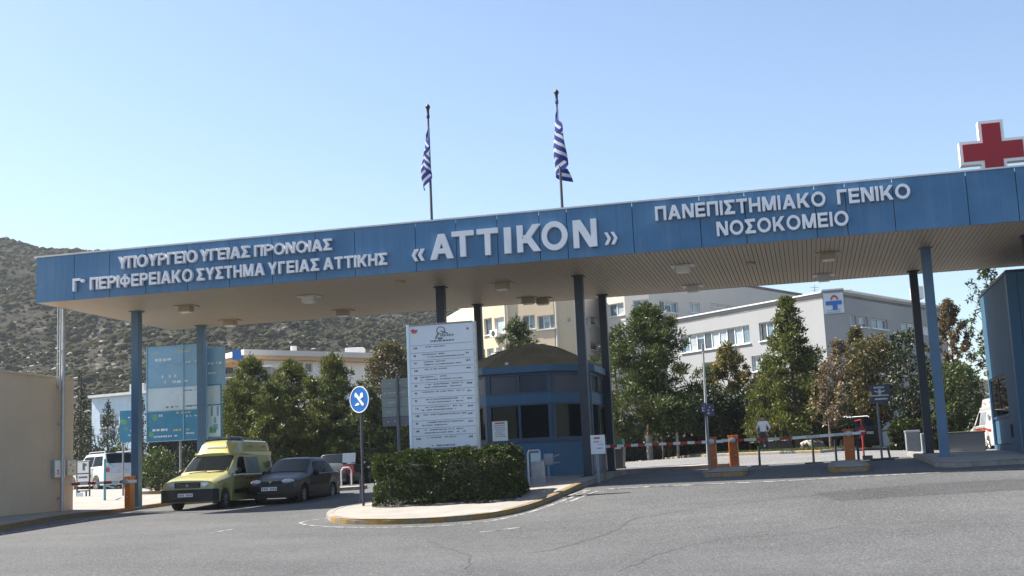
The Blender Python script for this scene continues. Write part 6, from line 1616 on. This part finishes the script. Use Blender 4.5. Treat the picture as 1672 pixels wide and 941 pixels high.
tree_px('booth_pine', 'bushy pine top showing above the brown booth roof', 'tree', 'pine', 855, 526, 120, 66, 39, 'pine', .15, dens=1.3)
tree_px('booth_pine', 'light green tree between the booth roof and big pine', 'tree', 'round', 952, 585, 66, 63, 40, 'green', .2)
# left side
tree_px('pine_tree', 'leftmost olive green pine behind the ambulance roof', 'tree', 'pine', 412, 592, 150, 62, 41, 'pine_light', .1, dens=1.5)
tree_px('pine_tree', 'bushy pine behind the charcoal car', 'tree', 'pine', 478, 596, 150, 64, 42, 'pine_light', .08, dens=1.5)
tree_px('pine_tree', 'pointed light green pine left of the round blue sign', 'tree', 'pine', 548, 586, 135, 63, 43, 'pine_light', .1, dens=1.5)
tree_px('pine_tree', 'round-topped pine between the leftmost pine and the charcoal car pine', 'tree', 'pine', 446, 628, 100, 60, 83, 'pine_light', .1, dens=1.5)
tree_px('pine_tree', 'low light pine in the gap left of the pointed light green pine', 'tree', 'pine', 513, 622, 100, 61, 84, 'pine_light', .1, dens=1.5)
tree_px('pine_tree', 'dark low pine behind the round blue sign', 'tree', 'pine', 606, 640, 120, 61, 44, 'pine', .1)
tree_px('pine_tree', 'dark bushy pine behind the grey direction board', 'tree', 'pine', 655, 655, 120, 62, 45, 'pine', .1)
tree_px('yellowing_tree', 'tall brownish tree behind the white directory board', 'tree', 'round', 640, 556, 92, 78, 46, 'mixed', .3, lsize=.17)
tree_px('yellowing_tree', 'brownish green tree right of the tall brownish tree, behind the board', 'tree', 'round', 700, 600, 80, 74, 47, 'mixed', .2)
tree_px('pine_tree', 'dark pine between the leftmost pine and the blue boards', 'tree', 'pine', 372, 640, 60, 66, 48, 'pine', .08)
tree_px('cypress', 'tall dark cypress just right of the beige wall', 'tree', 'column', 131, 604, 34, 72, 49, 'cypress', .05)
tree_px('cypress', 'dark pointed cypress in front of the pale blue pavilion', 'tree', 'column', 176, 656, 42, 64, 50, 'cypress', .05)
tree_px('cypress', 'smaller greener cypress beside the pointed cypress', 'tree', 'column', 199, 682, 30, 62, 51, 'pine', .05)
tree_px('cypress', 'dark cypress right of the leftmost blue column', 'tree', 'column', 232, 648, 30, 62, 52, 'cypress', .05)
tree_px('cypress', 'low cypress next to the beige wall behind the sign frames', 'tree', 'column', 146, 690, 36, 66, 53, 'cypress', .05)
tree_px('leafy_bush', 'rounded green bush in a planter left of the ambulance', 'bush', 'round', 258, 728, 66, 47.5, 54, 'green', .06, lsize=.11, dens=1.2, group='bushes by the left gate')
tree_px('leafy_bush', 'low green bush beside the planter bush, under the blue board', 'bush', 'round', 300, 728, 60, 50, 55, 'dark', .04, lsize=.11, group='bushes by the left gate')
q = gY(258, 47.2); tag(MB().lathe([(.62, -.1), (.7, .05), (.72, .22), (.62, .22)], n=28).build('planter', M['kerb_yellow2'], None, smooth=40, loc=q), 'round worn yellow kerb planter under the left bush', 'planter')
tree_px('leafy_bush', 'light green bush behind the scooter', 'bush', 'round', 575, 715, 60, 66, 56, 'green', .05, lsize=.13, group='bushes by the left gate')
# hedges under the crowns, the long dark ones added as a shade backdrop
def far_hedge(label, px0, px1, Y0, Y1, h, leaf, seed, n=9000):
    a, b_ = gY(px0, Y0), gY(px1, Y1); v = b_ - a; L = math.hypot(v.x, v.y); m_ = (a + b_) / 2
    t_ = thing('background_hedge', label, 'hedge', m_, math.atan2(v.y, v.x), 'hedges under the trees'); z_ = gz(m_.x, m_.y)
    hedge_mesh(t_, L, 1.6, h, n, .16, seed, LF[leaf], .25); MB().box((0, .1, h * .42), (L * .96, 1.0, h * .8), bev=.2).build('branch_core', M['dark'], t_); return t_
far_hedge('long added hedge for the dark shade under the trees right of the booth', 985, 1250, 71, 71, 2.6, 'dark', 61, 14000)
far_hedge('added dark hedge for the shade between the spire conifer and the black car', 1290, 1420, 70, 70, 2.2, 'dark', 62)
far_hedge('clipped green hedge right of the black off-road car', 1455, 1610, 61, 59, 1.45, 'hedge', 63)
far_hedge('long added dark hedge shutting off lit ground under the left pines', 240, 470, 72, 72, 3.2, 'dark', 64, 14000)
far_hedge('long added dark hedge shutting off lit ground behind the parked scooter and round sign', 475, 760, 71, 73, 3.0, 'dark', 65, 16000)
far_hedge('low dark hedge behind the cars at the left gate', 120, 235, 75, 74, 2.2, 'cypress', 66)
far_hedge('tall dark hedge behind the booth', 765, 985, 72, 72, 2.8, 'dark', 67, 9000)
far_hedge('dark hedge on the far right behind the white and red van', 1600, 1760, 64, 62, 2.4, 'dark', 68)
# small low things on the verge
for px, py, lab in ((1183, 744, 'grey stone bollard on the verge between the two orange barriers'),):
    q = gp(px, py); tag(MB().lathe([(.14, 0), (.14, .3), (.11, .55), (.05, .62)], n=12).build('stone_bollard', M['stone'], None, smooth=50, loc=q), lab, 'bollard')
a, b_ = gY(1268, 66), gY(1286, 66)
tag(MB().box((0, 0, .32), (2.2, .3, .75), bev=.03).build('low_stone_wall', M['paver'], None, loc=gY(1278, 65)), 'short low pale stone wall left of the spire conifer', 'wall')
q = gY(1325, 62); 
rk_ = MB()
for k in range(1): rk_.ball((0, 0, .2), (.8, .5, .45), 3, .06)
tag(rk_.build('pale_boulder', M['stone'], None, smooth=60, loc=q), 'pale boulder on the verge left of the thin post', 'boulder')
# grass on the verge and dry ground cover
def strew(name, region, n, size, leaf, seed, label, zoff=.06, up=1.6, asp=.14):
    r = np.random.default_rng(seed); X, Y = region(r, n); Z = gz_np(X, Y) + zoff + size * .35
    V, F = leaves(np.stack([X, Y, Z], 1), size, asp, None, up, .5, seed); o = mesh_np(name, V, F, leaf); return tag(o, label, 'grass', kind='stuff')
def verge_pts(r, n):
    k = r.random(n); fx = np.array([p[0] for p in fk]); fy = np.array([p[1] for p in fk]); X = fx[0] + (fx[-1] - fx[0]) * k; Y = np.interp(X, fx, fy) + .25 + r.random(n) ** 1.6 * 6
    return X, Y
strew('grass', verge_pts, 30000, .16, LF['grass'], 71, 'short green grass along the painted far kerb')
# scrub and rocks on the hill
def blobs(name, P, sz, m, seed, flat, label, cat, sub=1):
    r = np.random.default_rng(seed); bm = bmesh.new(); bmesh.ops.create_icosphere(bm, subdivisions=sub, radius=1)
    U = np.array([v.co[:] for v in bm.verts]); T = np.array([[v.index for v in f.verts] for f in bm.faces]); bm.free(); n, k = len(P), len(U)
    J = 1 + .3 * r.normal(size=(n, k, 1)).clip(-1.2, 1.2)
    S3 = sz[:, None] * np.stack([r.uniform(.8, 1.4, n), r.uniform(.8, 1.4, n), flat * r.uniform(.7, 1.2, n)], 1)
    V = P[:, None] + U[None] * J * S3[:, None]; F = (T[None] + (np.arange(n) * k)[:, None, None]).reshape(-1, 3)
    return tag(mesh_np(name, V.reshape(-1, 3), F, m), label, cat, kind='stuff')
def hill_pts(r, n, dens):
    Y = 160 + r.random(n) ** .9 * 300; ang = r.uniform(-.50, .02, n); X = Y * np.tan(ang); k = dens(X, Y) > r.random(n); X, Y = X[k], Y[k]
    return np.stack([X, Y, hill_z(X, Y)], 1), Y
r = np.random.default_rng(5)
nf = lambda X, Y, s, sc: .5 + .5 * np.tanh(1.6 * vnoise(X, Y, s, sc))
P, Yp = hill_pts(r, 75000, lambda X, Y: .12 + .88 * nf(X, Y, 8, 45.) * (.35 + .65 * nf(X, Y, 18, 14.)))
M['scrub'] = mat('maquis_scrub', (.04, .041, .021), 1.0, var=.25, scale=.06, island=.5, spec=0)
blobs('scrub', P + [0, 0, .15], r.uniform(.25, .6, len(P)) * r.choice([.8, 1., 1.9], len(P), p=[.5, .38, .12]) * (.75 + Yp / 700), M['scrub'], 6, .8, 'olive scrub bushes covering the rocky hillside', 'scrub')
P, Yp = hill_pts(r, 34000, lambda X, Y: (1.15 - nf(X, Y, 8, 45.)) * (.35 + .65 * nf(X, Y, 9, 30.)) * np.clip((330 - Y) / 120, .06, 1) * np.clip((-X - 30) / 60, .25, 1))
M['rock'] = mat('limestone', (0.279, 0.254, 0.236), .95, spec=.1, var=.2, scale=.5, island=.35)
blobs('rocks', P, r.uniform(.15, .5, len(P)) * r.choice([1, 1.8], len(P), p=[.88, .12]) * (.7 + Yp / 700), M['rock'], 7, .55, 'pale limestone rocks scattered over the hillside', 'rocks')

# ------------------------------------------------------------------ the air: faint haze over the far hillside
hz_ = MB().box((0, 330, 59), (1300, 760, 130)).build('haze', [])
hm_, ht_, hb_ = nodes('haze'); ht_.nodes.remove(hb_)
pv_ = ht_.nodes.new('ShaderNodeVolumePrincipled'); pv_.inputs['Color'].default_value = (.8, .86, .95, 1); pv_.inputs['Density'].default_value = .0002; pv_.inputs['Anisotropy'].default_value = .3
ht_.links.new(pv_.outputs[0], ht_.nodes['Material Output'].inputs['Volume'])
hz_.data.materials.append(hm_); tag(hz_, 'thin pale haze over the whole place', 'haze', kind='stuff')
